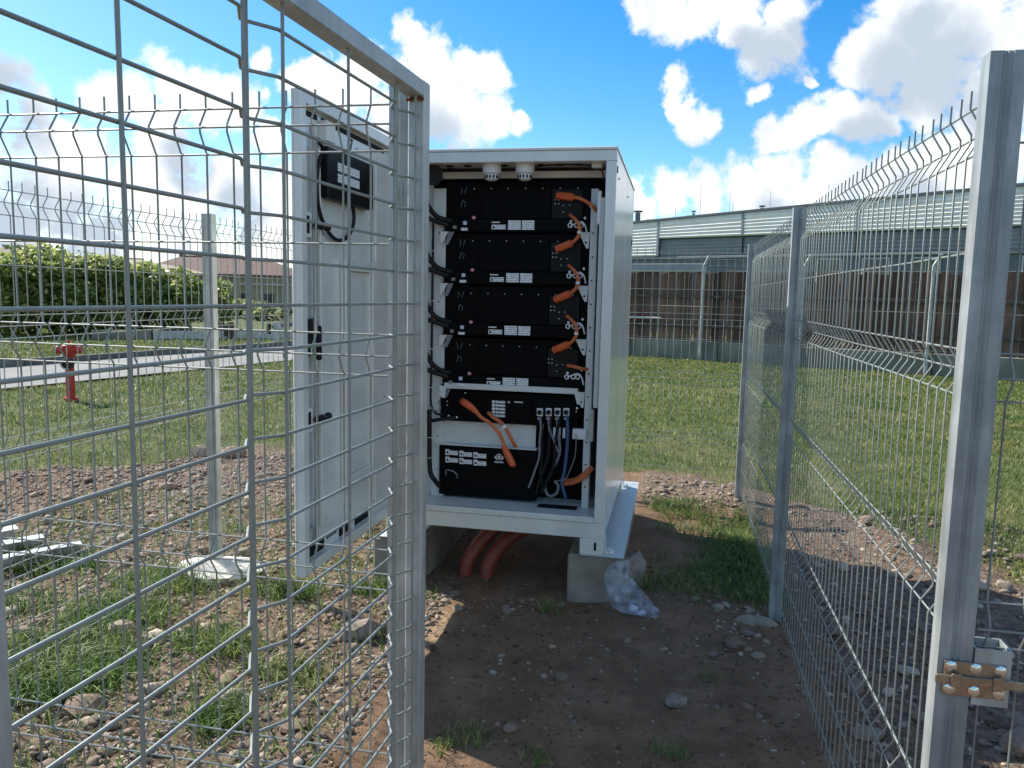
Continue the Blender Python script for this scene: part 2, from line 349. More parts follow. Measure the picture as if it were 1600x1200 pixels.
    def build(s, name, ma, parent=None, smooth=False, kind=None, label=None, cat=None, group=None, org=None):
        V = np.array(s.v)
        c = (V.min(0)+V.max(0))/2 if org is None else np.array(org, float)
        me = bpy.data.meshes.new(name); me.from_pydata([tuple(p) for p in (V-c)], [], s.f)
        if not me.materials: me.materials.append(ma)
        if smooth:
            me.shade_smooth(); me.set_sharp_from_angle(angle=R(42))
        me.update()
        o = bpy.data.objects.new(name, me); link(o, parent, Vector(c))
        return tagp(o, label, cat, group, kind)
def raw_mesh(name, V, F, ma, kind=None, smooth=False, loc=(0, 0, 0)):
    """fast mesh from numpy arrays: V (n,3), F list of equal-size face arrays"""
    me = bpy.data.meshes.new(name); F = [np.asarray(f) for f in F if len(f)]
    me.vertices.add(len(V)); me.vertices.foreach_set('co', np.asarray(V, np.float32).ravel())
    nl = sum(f.size for f in F); npol = sum(len(f) for f in F)
    me.loops.add(nl); me.polygons.add(npol)
    me.loops.foreach_set('vertex_index', np.concatenate([f.ravel() for f in F]).astype(np.int32))
    tot = np.concatenate([np.full(len(f), f.shape[1]) for f in F]); st = np.concatenate([[0], np.cumsum(tot)[:-1]])
    me.polygons.foreach_set('loop_start', st.astype(np.int32))
    me.update(calc_edges=True)
    if smooth: me.shade_smooth()
    me.materials.append(ma); o = bpy.data.objects.new(name, me); COL.objects.link(o); o.location = loc
    WPOS[o.name] = Vector(loc)
    if kind: o['kind'] = kind
    return o

# ------------------------------------------------------------------ terrain
def vnoise(x, y, seed=0):
    xi = np.floor(x).astype(np.int64); yi = np.floor(y).astype(np.int64); fx = x-xi; fy = y-yi
    fx = fx*fx*(3-2*fx); fy = fy*fy*(3-2*fy)
    def h(a, b):
        n = (a*374761393 + b*668265263 + seed*1442695041) & 0xffffffff
        n = ((n ^ (n >> 13))*1274126177) & 0xffffffff
        return ((n ^ (n >> 16)) & 0xffff)/65535.
    return (h(xi, yi)*(1-fx)+h(xi+1, yi)*fx)*(1-fy)+(h(xi, yi+1)*(1-fx)+h(xi+1, yi+1)*fx)*fy
def fbm(x, y, o=4, seed=0):
    s = 0; a = .5; t = 0
    for i in range(o): s = s+a*vnoise(x*2**i, y*2**i, seed+i); t += a; a *= .5
    return s/t
def sstep(a, b, x):
    t = np.clip((x-a)/(b-a), 0, 1); return t*t*(3-2*t)
PATCH = [(-2.5, 2.72, .38, .3, 1), (-2.6, 3.2, .28, .22, .8), (-1.6, 2.48, .17, .13, 1), (-1.52, 2.85, .22, .12, .6), (-2.69, 3.64, .3, .16, .7), (-3.6, 3.75, .45, .2, .9),
         (-1.98, 3.05, .22, .13, .7), (-1.97, 3.68, .22, .12, .8), (-1.5, 3.82, .16, .1, .9), (-3.2, 3.2, .3, .18, .5), (-2.9, 4.6, .3, .1, .5)]
def grass_cover(x, y):
    x = np.asarray(x, float); y = np.asarray(y, float)
    nz = (fbm(x*1.3, y*1.3, 4, 3)-.5)
    yb = np.interp(x, [-1.6, .5, 1.1, 1.6, 2.2, 4], [6.95, 6.95, 6.0, 5.3, 4.75, 4.4])
    right = sstep(-.15, .25, y-yb+nz*1.1)*(x > -2.6)*(.68+.32*sstep(.38, .52, fbm(x*.8, y*.8, 4, 33)))
    left = sstep(-.2, .3, (y-(5.38+1.41*(x+5.46)))*.58+nz*1.2)*(x <= -2.6)
    left = np.where(y > 9, np.maximum(left, (x <= -2.6)*1.), left)
    inside = sstep(-.22, 0, x+.08*nz)*sstep(.72, .5, x)*sstep(4.0, 4.3, y+nz)*sstep(6.3, 6.0, y)*sstep(-.2, .12, nz+.1)
    g = np.maximum(np.maximum(right, left), inside*.85)
    for (px, py, rx, ry, a) in PATCH:
        d = ((x-px)/rx)**2+((y-py)/ry)**2
        g = np.maximum(g, a*sstep(1.25, .45, d+nz*1.4))
    return np.clip(g, 0, 1)
def rubble(x, y):
    x = np.asarray(x, float); y = np.asarray(y, float)
    l = sstep(-1.02, -1.2, x)*sstep(1.0, 1.6, y)
    r = sstep(.62, .9, x)
    b = sstep(5.9, 6.2, y)*sstep(-.4, -.1, x)
    return np.clip(np.maximum(np.maximum(l, r), b), 0, 1)*(1-grass_cover(x, y)*.8)
def height(x, y):
    x = np.asarray(x, float); y = np.asarray(y, float)
    near = sstep(16, 9, np.hypot(x, y))
    rb = rubble(x, y)
    h = .05*(fbm(x*.9, y*.9, 3, 11)-.5) + near*(.014+.033*rb)*(fbm(x*5, y*5, 4, 21)-.5)*2 + near*.03*(fbm(x*2.3, y*2.3, 2, 61)-.5)
    h = h + .13*np.exp(-((x-1.75)/.75)**2-((y-5.55)/.55)**2) + .04*np.exp(-((x+3)/1.2)**2-((y-5.6)/.8)**2)
    return h
def gz(x, y): return float(height(np.array([x]), np.array([y]))[0])
def axis(lo, hi, st, far, n):
    a = np.arange(lo, hi+st/2, st)
    g = st*np.cumsum(1.22**np.arange(1, n+1)); k = far/g[-1] if g[-1] < far else 1
    return np.concatenate([(lo-g*k)[::-1], a, hi+g*k])
xs = axis(-7, 4, .055, 420, 42); ys = axis(1.6, 9, .055, 420, 42)
X, Y = np.meshgrid(xs, ys); Z = height(X, Y)
V = np.stack([X.ravel(), Y.ravel(), Z.ravel()], 1); nx, ny = len(xs), len(ys)
i = np.arange(ny-1)[:, None]*nx+np.arange(nx-1)[None]; F = np.stack([i, i+1, i+1+nx, i+nx], -1).reshape(-1, 4)
def ground_mat():
    ma = bpy.data.materials.new('ground'); ma.use_nodes = True; t = ma.node_tree; b = t.nodes['Principled BSDF']; b.inputs['Roughness'].default_value = .95; b.inputs['Specular IOR Level'].default_value = .2
    co = t.nodes.new('ShaderNodeTexCoord'); at = t.nodes.new('ShaderNodeAttribute'); at.attribute_name = 'cover'
    sp = t.nodes.new('ShaderNodeSeparateColor'); t.links.new(at.outputs['Color'], sp.inputs[0])
    def noise(s, d=8, r=.65):
        n = t.nodes.new('ShaderNodeTexNoise'); n.inputs['Scale'].default_value = s; n.inputs['Detail'].default_value = d; n.inputs['Roughness'].default_value = r; t.links.new(co.outputs['Object'], n.inputs['Vector']); return n.outputs[0]
    def ramp(v, st):
        c = t.nodes.new('ShaderNodeValToRGB'); e = c.color_ramp.elements
        while len(e) < len(st): e.new(.5)
        for q, (p, k) in zip(e, st): q.position = p; q.color = (*k, 1)
        t.links.new(v, c.inputs[0]); return c.outputs[0]
    def mix(f, a, b_):
        m_ = t.nodes.new('ShaderNodeMix'); m_.data_type = 'RGBA'; t.links.new(f, m_.inputs[0]); t.links.new(a, m_.inputs[6]); t.links.new(b_, m_.inputs[7]); return m_.outputs[2]
    soil = ramp(noise(4.5, 12, .72), [(.3, (.135, .082, .046)), (.5, (.215, .133, .078)), (.72, (.30, .195, .12))])
    rub = ramp(noise(24, 10, .75), [(.34, (.075, .05, .034)), (.48, (.175, .122, .083)), (.56, (.24, .175, .12)), (.7, (.34, .26, .185))])
    gr = ramp(noise(3.2), [(.3, (.055, .075, .024)), (.55, (.105, .125, .042)), (.75, (.2, .185, .085))])
    # edges of the cover broken up by noise
    def edged(ch, s):
        a = t.nodes.new('ShaderNodeMath'); a.operation = 'MULTIPLY_ADD'; t.links.new(noise(s), a.inputs[0]); a.inputs[1].default_value = .9; a.inputs[2].default_value = -.45
        c = t.nodes.new('ShaderNodeMath'); c.operation = 'ADD'; t.links.new(a.outputs[0], c.inputs[0]); t.links.new(ch, c.inputs[1])
        r = t.nodes.new('ShaderNodeMapRange'); r.inputs[1].default_value = .3; r.inputs[2].default_value = .75; t.links.new(c.outputs[0], r.inputs[0]); return r.outputs[0]
    sun_patch = ramp(noise(16, 10, .7), [(.3, (.26, .175, .10)), (.55, (.37, .26, .155)), (.75, (.45, .34, .22))])  # sunlit patch by the gate post, its light put into the soil colour
    c1 = mix(edged(sp.outputs[1], 9), mix(edged(sp.outputs[2], 6), soil, sun_patch), rub); c2 = mix(edged(sp.outputs[0], 7), c1, gr)
    t.links.new(c2, b.inputs['Base Color'])
    bp = t.nodes.new('ShaderNodeBump'); bp.inputs['Strength'].default_value = 1.0; bp.inputs['Distance'].default_value = .03
    t.links.new(noise(30, 10, .7), bp.inputs['Height']); t.links.new(bp.outputs[0], b.inputs['Normal'])
    return ma
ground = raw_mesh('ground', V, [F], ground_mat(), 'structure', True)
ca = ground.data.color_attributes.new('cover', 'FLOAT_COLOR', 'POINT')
cc = np.zeros((len(V), 4), np.float32); cc[:, 0] = grass_cover(V[:, 0], V[:, 1]); cc[:, 1] = rubble(V[:, 0], V[:, 1]); cc[:, 2] = np.exp(-(((V[:, 0]+1.18)/.2)**2+((V[:, 1]-3.4)/.42)**2)**2); cc[:, 3] = 1  # blue channel masks the painted sunlit patch
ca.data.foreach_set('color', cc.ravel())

# road on the left with a kerb along its far edge
pn = [(-9.87, 9.81), (-8.43, 16.11)]; pk = [(-12.49, 12.44), (-11.02, 18.69)]
def lin(p, t): return (p[0][0]+(p[1][0]-p[0][0])*t, p[0][1]+(p[1][1]-p[0][1])*t)
b = MB(); N = 24; vs_ = []
for k in range(N+1):
    t = -1.2+8*k/N
    a = lin(pn, t); c = lin(pk, t); vs_ += [(a[0], a[1], gz(*a)+.035), (c[0], c[1], gz(*c)+.035)]
b.add(vs_, [(2*k, 2*k+2, 2*k+3, 2*k+1) for k in range(N)]).build('road', M['asphalt'], kind='structure')
kerb = thing('kerb', None, None, (-12.5, 12.4, 0)); kerb['kind'] = 'structure'
kd = Vector((pk[1][0]-pk[0][0], pk[1][1]-pk[0][1], 0)); kl = kd.length; kd.normalize(); kang = math.atan2(kd.y, kd.x)
kb = MB().box(0, .985, 0, .14, -.1, .16, .012).build('kerb_stone', M['kerb'], kerb, org=(0, 0, 0)); first = True
for k in range(34):
    s = -4.5+k*1.0; p = Vector((pk[0][0], pk[0][1], 0))+kd*s; p.z = gz(p.x, p.y)+rs.uniform(-.008, .008)
    o = kb if first else inst(kb, kerb, p); first = False
    o.location = p-wpos(kerb); o.rotation_euler = (0, 0, kang+rs.uniform(-.006, .006))

# ------------------------------------------------------------------ mesh fences
PITCH_W = .0632
FOLDS = [(1.985, 1.94, 1.89), (1.51, 1.465, 1.42), (1.035, .99, .945), (.56, .515, .47)]
SINGLES = [1.70, .27, .11]
def wire_path(z_top=2.02, z_bot=.07, depth=.026):
    P = [(0, z_top)]
    for a, m_, c in FOLDS: P += [(0, a), (depth*.9, m_+.008), (depth*.9, m_-.008), (0, c)]
    P.append((0, z_bot)); return P
POSTPOLY = [(-.03, -.0225), (-.0095, -.0225), (-.006, -.0195), (-.0025, -.0195), (0, -.0225), (.0025, -.0195), (.006, -.0195), (.0095, -.0225), (.03, -.0225), (.03, .0225), (-.03, .0225)]
def post(parent, x, y, top, rot=0, label=None, bot=-.05, ma='galv'):
    b = MB(); c, s = math.cos(rot), math.sin(rot)
    b.prism([(x+p*c-q*s, y+p*s+q*c) for p, q in POSTPOLY], 'z', bot, top)
    o = b.build('fence_post', M[ma], parent, label=label)
    return o
def wire_panel(parent, p0, p1, out, first_off=.05, single_wires=True, n=6, r=.0022, dz=0.):
    """p0,p1 ends (x,y), out = outward unit (x,y): verticals with V folds welded to level wires"""
    p0 = Vector((*p0, 0)); p1 = Vector((*p1, 0)); d = (p1-p0); L = d.length; d.normalize(); o_ = Vector((*out, 0))
    up = Vector((0, 0, 1))
    hb = MB()
    lev = [(z, 0) for a, m_, c in FOLDS for z in (a, c)]+[(m_, .026) for a, m_, c in FOLDS]+[(z, 0) for z in SINGLES]
    for z, off in lev:
        wob = [p0+d*(L*k/4)+o_*(off+.005)+up*(z+dz+rs.uniform(-.0015, .0015)) for k in range(5)]
        hb.tube(wob, r, n, False)
    pan = hb.build('mesh_panel', M['wire'], parent, smooth=True)
    path = [o_*q+up*(z+dz) for q, z in wire_path()]
    k = int((L-first_off-.01)/PITCH_W)+1
    if single_wires:
        proto = None
        for j in range(k):
            w0 = p0+d*(first_off+j*PITCH_W)
            if proto is None: proto = MB().tube([w0+q for q in path], r, n, True).build('wire', M['wire'], pan, smooth=True, org=w0)
            else: inst(proto, pan, w0, rot=(rs.uniform(-.0012, .0012), rs.uniform(-.0012, .0012), 0))
    else:
        vb = MB()
        for j in range(k):
            w0 = p0+d*(first_off+j*PITCH_W); vb.tube([w0+q for q in path], r, 5, False)
        vb.build('upright_wires', M['wire'], pan, smooth=True)
    return pan
XR, YF = .552, 1.585
# right fence
fr = thing('mesh_fence', 'galvanised mesh fence with thick near post, along the right side of the dirt', 'fence', (XR, 4, 0), 'mesh fences round the enclosure')
for y, zt in ((1.598, 2.045), (3.98, 2.04), (6.37, 2.03)): post(fr, XR, y, zt, 0, ma='post')
wire_panel(fr, (XR+.004, 1.625), (XR+.004, 3.955), (1, 0), .07); wire_panel(fr, (XR+.004, 4.005), (XR+.004, 6.345), (1, 0), .03)
# front fence, left of the gate
ff = thing('mesh_fence', 'mesh fence panel left of the open gate, in front of the cabinet door', 'fence', (-1.5, YF, 0), 'mesh fences round the enclosure')
HX = -.563
post(ff, HX, YF, 2.03, 0, bot=-.05)
wire_panel(ff, (-.585, YF-.004), (-2.49, YF-.004), (0, -1), .055)
# front fence, right of the near post
fq = thing('mesh_fence', 'mesh fence panel at right picture edge, just beyond the latch', 'fence', (1.7, YF, 0), 'mesh fences round the enclosure')
wire_panel(fq, (.585, YF+.02), (2.9, YF+.02), (0, -1), .024); post(fq, 2.93, 1.598, 2.04, 0)
# left fence
fl = thing('mesh_fence', 'mesh fence on the left with a bright post in a white concrete footing', 'fence', (-2.51, 4, 0), 'mesh fences round the enclosure')
for y in (1.585, 3.89, 6.37): post(fl, -2.51, y, 2.0, 0)
wire_panel(fl, (-2.515, 1.61), (-2.515, 3.865), (-1, 0), .03, False, 5, dz=-.03); wire_panel(fl, (-2.515, 3.915), (-2.515, 6.345), (-1, 0), .03, False, 5, dz=-.03)
# back fence
fb = thing('mesh_fence', 'mesh fence panel at the back, seen between cabinet and corner post', 'fence', (-1, 6.37, 0), 'mesh fences round the enclosure')
post(fb, -.95, 6.37, 2.0, 0)
wire_panel(fb, (.525, 6.372), (-.92, 6.372), (0, 1), .03, False, 5, dz=-.03); wire_panel(fb, (-.98, 6.372), (-2.48, 6.372), (0, 1), .03, False, 5, dz=-.03)

# slide latch on the near post
def px_rect(x0, y0, x1, y1, Y): a = at_y(x0, y0, Y); c = at_y(x1, y1, Y); return a[0], c[0], c[2], a[2]
YL = 1.572
zc = at_y(1520, 1062, YL)[2]; x0 = at_y(1474, 1050, YL)[0]; x1 = at_y(1571, 1060, YL)[0]
lp = MB().box(x0, x1, YL-.003, YL, zc-.034, zc+.034, .001).build('latch_plate', M['brass'], fr)
for fx in (.1, .5, .9):
    for sz in (-.021, .024):
        c = (x0+(x1-x0)*fx, YL-.0035, zc+sz)
        MB().tube([(c[0], c[1]+.001, c[2]), (c[0], c[1]-.002, c[2]), (c[0], c[1]-.0045, c[2])], .01, 14, True, [.0105, .0105, .005]).build('screw', M['screw'], lp, smooth=True)
MB().box(x0-.016, x1+.06, YL-.0095, YL-.0045, zc-.009, zc+.008, .0015).build('latch_bolt', M['brass'], fr, label='yellow zinc plated sliding bolt')
for fx in (.18, .86):
    xx = x0+(x1-x0)*fx
    MB().box(xx-.009, xx+.009, YL-.0135, YL-.0098, zc-.014, zc+.013, .0015).build('keeper', M['brass'], lp)
b = MB(); bx0, bx1, by0, by1, bz0, bz1 = .585, .649, 1.573, 1.632, zc-.05, zc+.062; tk = .003
b.box(bx0, bx1, by0, by0+tk, bz0, bz1).box(bx0, bx1, by1-tk, by1, bz0, bz1).box(bx0, bx0+tk, by0+tk, by1-tk, bz0, bz1).box(bx1-tk, bx1, by0+tk, by1-tk, bz0, bz1)
b.box(bx0+tk, bx1-tk, by0+tk, by1-tk, bz0, bz0+tk)
b.build('latch_box', M['galv'], fr)

# ------------------------------------------------------------------ the open gate
G0 = Vector((-.508, 1.497, 0)); gd = Vector((-.0419, -.999, 0)).normalized(); go = Vector((-gd.y, gd.x, 0)); go = -go if go.x > 0 else go
gate = thing('mesh_gate', 'open mesh gate in a square tube frame, hinged left of the opening', 'gate', tuple(G0))
GL = 1.002
def gp(s, q, z): return G0+gd*s+go*q+Vector((0, 0, z))
def gbox(s0, s1, q0, q1, z0, z1, bev=.0025):
    b = MB().box(s0, s1, q0, q1, z0, z1, bev)
    b.v = [tuple(gp(*p)) for p in b.v]; return b
gbox(-.02, .012, -.017, .017, .06, 2.005).build('upright_tube', M['galv'], gate)
gbox(GL-.03, GL, -.017, .017, .06, 2.005).build('upright_tube', M['galv'], gate)
gbox(.0122, GL-.0302, -.017, .017, 1.973, 2.004).build('top_rail', M['galv'], gate)
gbox(.0122, GL-.0302, -.017, .017, .061, .093).build('bottom_rail', M['galv'], gate)
b = MB()
for k in range(7): b.ball(gp(.013+rs.uniform(0, .004), -.014+.005*k, 1.971+rs.uniform(-.003, .003)), .004, .004, .0035, 6, 4)
b.build('weld_bead', mat('rusty_weld', (.16, .07, .03), .8, .2, var=.5, scale=200), gate, smooth=True)
hp = [(0, 0), (.03, 0), (.071, .024), (.079, .024), (.12, 0), (.51, 0), (.551, .025), (.559, .025), (.60, 0), (GL-.015, 0)]
proto = None
for k in range(31):
    z = 1.94-.0602*k
    if proto is None: proto = MB().tube([gp(s, q, z) for s, q in hp], .0025, 8, False).build('level_wire', M['wire'], gate, smooth=True, org=tuple(gp(0, 0, z)))
    else: inst(proto, gate, gp(0, 0, z), rot=(0, rs.uniform(-.002, .002), 0))
for s, q in ((.03, 0), (.075, .024), (.12, 0), (.315, 0), (.51, 0), (.555, .025), (.60, 0), (.81, 0)):
    pts = [gp(s+rs.uniform(-.0012, .0012), q-.006, .08+1.9*k/6) for k in range(7)]
    MB().tube(pts, .0026, 8, False).build('upright_wire', M['wire'], gate, smooth=True)
for zc_ in (1.81, .35):
    h = MB(); h.tube([(-.530, 1.535, zc_-.035), (-.530, 1.535, zc_+.035)], .009, 10).box(-.5385, -.522, 1.536, 1.5615, zc_-.012, zc_+.012, .002)
    h.build('hinge', M['galv'], gate, smooth=True)

# ------------------------------------------------------------------ battery cabinet
CX0, CX1, CY0, CY1, CZ0, CZ1 = -1.52, -.32, 3.985, 5.55, .245, 2.34
cab = thing('battery_cabinet', 'white steel battery cabinet with its door open, black modules and orange cables inside', 'cabinet', ((CX0+CX1)/2, 4.75, CZ0))
P, PI_ = M['paint'], M['paint_in']
def cb(name, x0, x1, y0, y1, z0, z1, ma=P, bev=.003, parent=cab, **k): return MB().box(x0, x1, y0, y1, z0, z1, bev).build(name, ma, parent, **k)
cb('roof', CX0-.004, CX1+.004, CY0-.006, CY1, CZ1-.016, CZ1, bev=.004)
cb('top_rail', CX0, CX1, CY0, CY0+.06, 2.27, CZ1-.0165)
cb('door_post', CX0, CX0+.055, CY0, CY0+.06, .4202, 2.2695)
cb('door_post', CX1-.053, CX1, CY0, CY0+.06, .4202, 2.2695)
cb('side_panel', CX1-.028, CX1-.001, CY0+.0605, 4.84, .42, 2.3225); cb('side_panel', CX1-.028, CX1-.001, 4.848, CY1-.032, .42, 2.3225)
cb('corner_post', CX1-.03, CX1, CY1-.03, CY1, .42, 2.3235)
cb('side_panel', CX0+.001, CX0+.028, CY0+.0605, CY1, .42, 2.3225)
cb('back_panel', CX0+.03, CX1-.032, CY1-.025, CY1-.001, .42, 2.3225)
cb('ceiling_plate', CX0+.03, CX1-.03, CY0+.062, CY1-.03, 2.285, 2.32, PI_)
cb('floor_plate', CX0+.03, CX1-.03, CY0+.03, CY1-.03, .4205, .446, PI_)
cb('sill', CX0+.056, CX1-.054, CY0-.004, CY0+.0295, .4205, .452, P, .004)
cb('base_beam', CX0, CX1, CY0+.002, CY0+.08, .337, .4195); cb('base_beam', CX1-.07, CX1-.002, CY0+.081, CY1, .337, .4195); cb('base_beam', CX0+.002, CX0+.07, CY0+.081, CY1, .337, .4195)
for fx, fy in ((CX1-.125, CY0), (CX0, CY0), (CX1-.125, CY1-.2), (CX0, CY1-.2)):
    ft = cb('foot', fx, fx+.125, fy, fy+.12, CZ0+.0055, .3365)
    if fy == CY0: cb('slot', fx+.075, fx+.088, fy-.0015, fy+.002, .275, .318, M['dark'], .001, ft)
# side brackets standing on the plate
for y in (4.02, 5.5):
    b = MB().box(CX1+.001, CX1+.006, y, y+.06, .2515, .33, .001).box(CX1+.007, CX1+.05, y, y+.06, .2515, .257, .001)
    br = b.build('anchor_bracket', P, cab); MB().tube([(CX1+.03, y+.03, .2575), (CX1+.03, y+.03, .27)], .008, 6).build('bolt', M['screw'], br)
for y in (4.15, 4.9): cb('panel_screw', CX1-.0005, CX1+.003, y, y+.008, 2.2, 2.212, M['dark'], .001)
cb('edge_clip', CX1-.0005, CX1+.004, 4.02, 4.03, 2.215, 2.25, M['dark'], .001); cb('edge_clip', CX1-.0005, CX1+.004, 5.46, 5.47, 1.95, 1.99, M['dark'], .001)
# inner lining, rack posts
YM = 4.2
cb('rack_post', -1.335, -1.262, YM+.0, YM+.035, .4465, 2.17, PI_, .002)
cb('rack_post', -.463, -.425, YM-.03, YM+.015, .4465, 2.16, PI_, .002)
cb('rack_post', -.405, -.38, CY0+.07, CY0+.10, 1.02, 2.1, PI_, .002)
cb('lining', CX0+.03, -1.34, YM+.02, YM+.03, .4465, 2.284, PI_, .001)
cb('lining', CX1-.034, CX1-.029, CY0+.0605, 4.8, .4465, 2.284, PI_, .001)
cb('top_bar', -1.4, CX1-.04, YM+.03, YM+.05, 2.225, 2.262, PI_, .002)
for k in range(26):
    z = .5+k*.062
    if k % 2: cb('rack_hole', -.4505, -.442, YM-.0315, YM-.0298, z, z+.008, M['dark'], 0)
for k in range(8): cb('rivet', -1.3, -1.294, YM-.0015, YM+.001, .6+k*.19, .606+k*.19, M['dark'], 0)
b = MB()
for k in range(9):
    x = -1.25+.1*k; b.box(x, x+.035, YM-.05, YM-.02, 2.2785, 2.2845)
b.build('ceiling_slot', M['dark'], cab)
def py(px, y, Y=YM): return Vector(at_y(px, y, Y))
# battery modules
TR = [1.94, 1.66, 1.376, 1.092]
def tri(b, cx, y, cz, s): b.prism([(cx-s, cz-s*.8), (cx+s, cz-s*.8), (cx, cz+s)], 'y', y-.0008, y)
for i, z in enumerate(TR):
    yo = 362+(441-362)*i
    x0, x1 = -1.262, -.468
    zt = z+.272 if i else z+.27
    mod = MB().box(x0, x1, YM, YM+.6, z+.012, zt-.006, .002).build('battery_module', M['black'], cab)
    cb('front_lip', x0, x1-.0, YM-.03, YM-.001, z+.002, z+.062, M['black'], .002, mod)
    cb('cover_plate', x0+.2, x1-.21, YM-.012, YM-.0005, z+.066, zt-.03, M['black'], .002, mod)
    cb('cover_plate', x1-.205, x1-.04, YM-.016, YM-.0005, z+.066, zt-.05, M['lens'], .002, mod)
    cb('tray', x0-.01, x1+.01, YM-.02, YM+.5, z-.006, z+.001, M['black'], .001, mod)
    dx = -.004*i
    # labels on the lip
    zl = z+.03; yl = YM-.0305
    for (a, c, h0, h1) in ((-.995, -.918, -.022, .002), (-.905, -.835, -.024, .025), (-.829, -.762, -.024, .025)):
        MB().box(a+dx, c+dx, yl-.0012, yl, zl+h0, zl+h1).build('label_plate', M['label'], mod)
    MB().box(-.995+dx, -.95+dx, yl-.0012, yl, zl+.012, zl+.018).build('label_plate', M['white_plastic'], mod)
    b = MB(); tri(b, -.983+dx, yl-.0014, zl-.010, .009); b.build('warning_mark', M['lab_black'], mod)
    # screws on the face
    b = MB()
    for k in range(7): b.ball((-1.1+k*.094+dx, YM-.014, zt-.045), .0045, .003, .0045, 6, 4)
    for (u, v) in ((0, 0), (.019, 0), (0, -.021), (.019, -.021), (.045, -.03), (.078, -.028), (.045, -.065)): b.ball((-.655+u+dx, YM-.018, z+.165+v), .0045, .003, .0045, 6, 4)
    b.build('face_screw', M['screw'], mod, smooth=True)
    MB().ball((-1.095+dx, YM-.033, z+.069), .012, .01, .01, 8, 5).build('status_cap', M['pink'], mod, smooth=True)
    cb('plug_tag', -1.152+dx, -1.133+dx, YM-.045, YM-.031, z+.03, z+.05, M['lilac'], .002, mod)
    cb('plug_tag', -1.162+dx, -1.127+dx, YM-.05, YM-.031, z-.001, z+.014, M['white_plastic'], .002, mod)
    cb('plug_tag', -1.21+dx, -1.19+dx, YM-.045, YM-.031, z+.008, z+.026, M['grey_cable'], .002, mod)
    b = MB()
    for (u, v, q) in ((-1.175, .13, .02), (-1.155, .13, -.03), (-1.175, .2, -.012), (-1.155, .2, .03)):
        b.tube(smooth_path([(u+dx, YM-.004, z+v), (u+.008+dx, YM-.016, z+v+.02), (u+q*.4+dx, YM-.004, z+v+.034)], 4), .0016, 6)
    b.build('strap', M['grey_cable'], mod, smooth=True)
    # triangular tray brackets
    zb = z-.005
    b = MB().prism([(x1-.055, zb), (x1+.005, zb), (x1+.0, zb-.085), (x1-.012, zb-.085)], 'y', YM-.036, YM-.032); bk = b.build('tray_bracket', PI_, mod)
    b = MB().prism([(x0-.02, zb), (x0+.025, zb), (x0-.008, zb-.062), (x0-.02, zb-.062)], 'y', YM-.036, YM-.032); b.build('tray_bracket', PI_, mod)
    MB().ball((x1-.014, YM-.037, zb-.055), .006, .002, .006, 8, 4).build('bracket_hole', M['dark'], mod)
    b = MB().prism([(x0+.02, zb), (x0+.055, zb), (x0+.02, zb-.07), (x0+.005, zb-.07)], 'y', YM-.02, YM-.016); b.build('tray_arm', M['grey_cable'], mod)
    # white service lever with rings
    yv = 352+79*i
    b = MB(); ox = -4*i
    q = lambda px, pyy: Vector(at_y(px+ox*.45, pyy+79*i, YM-.05))
    b.tube(smooth_path([q(892, 352), q(898, 350), q(903, 348), q(909, 347), (q(914, 352)), q(917, 364)]), .0042, 6)
    for (a, c) in ((891, 352), (901, 352), (908, 352)): b.ring(q(a, c), (0, 1, 0), .011, .0035)
    b.ball(q(892, 346), .008, .006, .008, 8, 5); b.ball(q(914, 341), .007, .006, .008, 8, 5)
    b.build('service_lever', M['white_plastic'], mod, smooth=True)
# orange link cables with their plugs
def plug(parent, a, c, r, ma=M['orange_plug']):
    a, c = Vector(a), Vector(c); d = (c-a)
    b = MB().tube([a, a+d*.09, a+d*.1, a+d*.2, a+d*.21, a+d*.9, a+d*.93, c], r, 8, True, [r*1.0, r*1.0, r*.8, r*.8, r*.98, r*.98, r*.62, r*.58]); o = b.build('plug', ma, parent, smooth=True)
    return o
def cable(name, pts, r, ma, label=None, k=6, n=8):
    return MB().tube(smooth_path(pts, k), r, n).build(name, ma, cab, smooth=True, label=label)
yo_ = YM-.06
c0 = cable('orange_cable', [py(896, 308, yo_), py(906, 310, yo_-.02), py(919, 317, yo_-.01), py(929, 325, yo_), py(934, 333, YM)], .0095, M['orange'])
plug(c0, py(871, 305, YM-.03), py(898, 308.5, yo_), .021)
MB().tube([py(923, 320, yo_-.005), py(926, 322.5, yo_-.004)], .0115, 8).build('cable_tag', M['white_plastic'], c0)
for i in range(3):
    o = 79*i; s = -4*i*.6
    c1 = cable('orange_cable', [py(891+s, 336+o, YM-.02), py(899+s, 343+o, yo_-.01), py(905+s, 352+o, yo_-.03), py(905.5+s, 364+o, yo_-.03), py(901+s, 373+o, yo_-.02), py(892+s, 381+o, yo_)], .0095, M['orange'])
    plug(c1, py(870+s, 389+o, YM-.03), py(895+s, 379+o, yo_), .021)
    MB().tube([py(905.5+s, 361+o, yo_-.03), py(905+s, 365+o, yo_-.03)], .0115, 8).build('cable_tag', M['white_plastic'], c1)
cable('orange_cable', [py(887, 571, YM-.02), py(898, 573, yo_), py(909, 576, yo_), py(919, 577, YM-.02)], .0095, M['orange'])
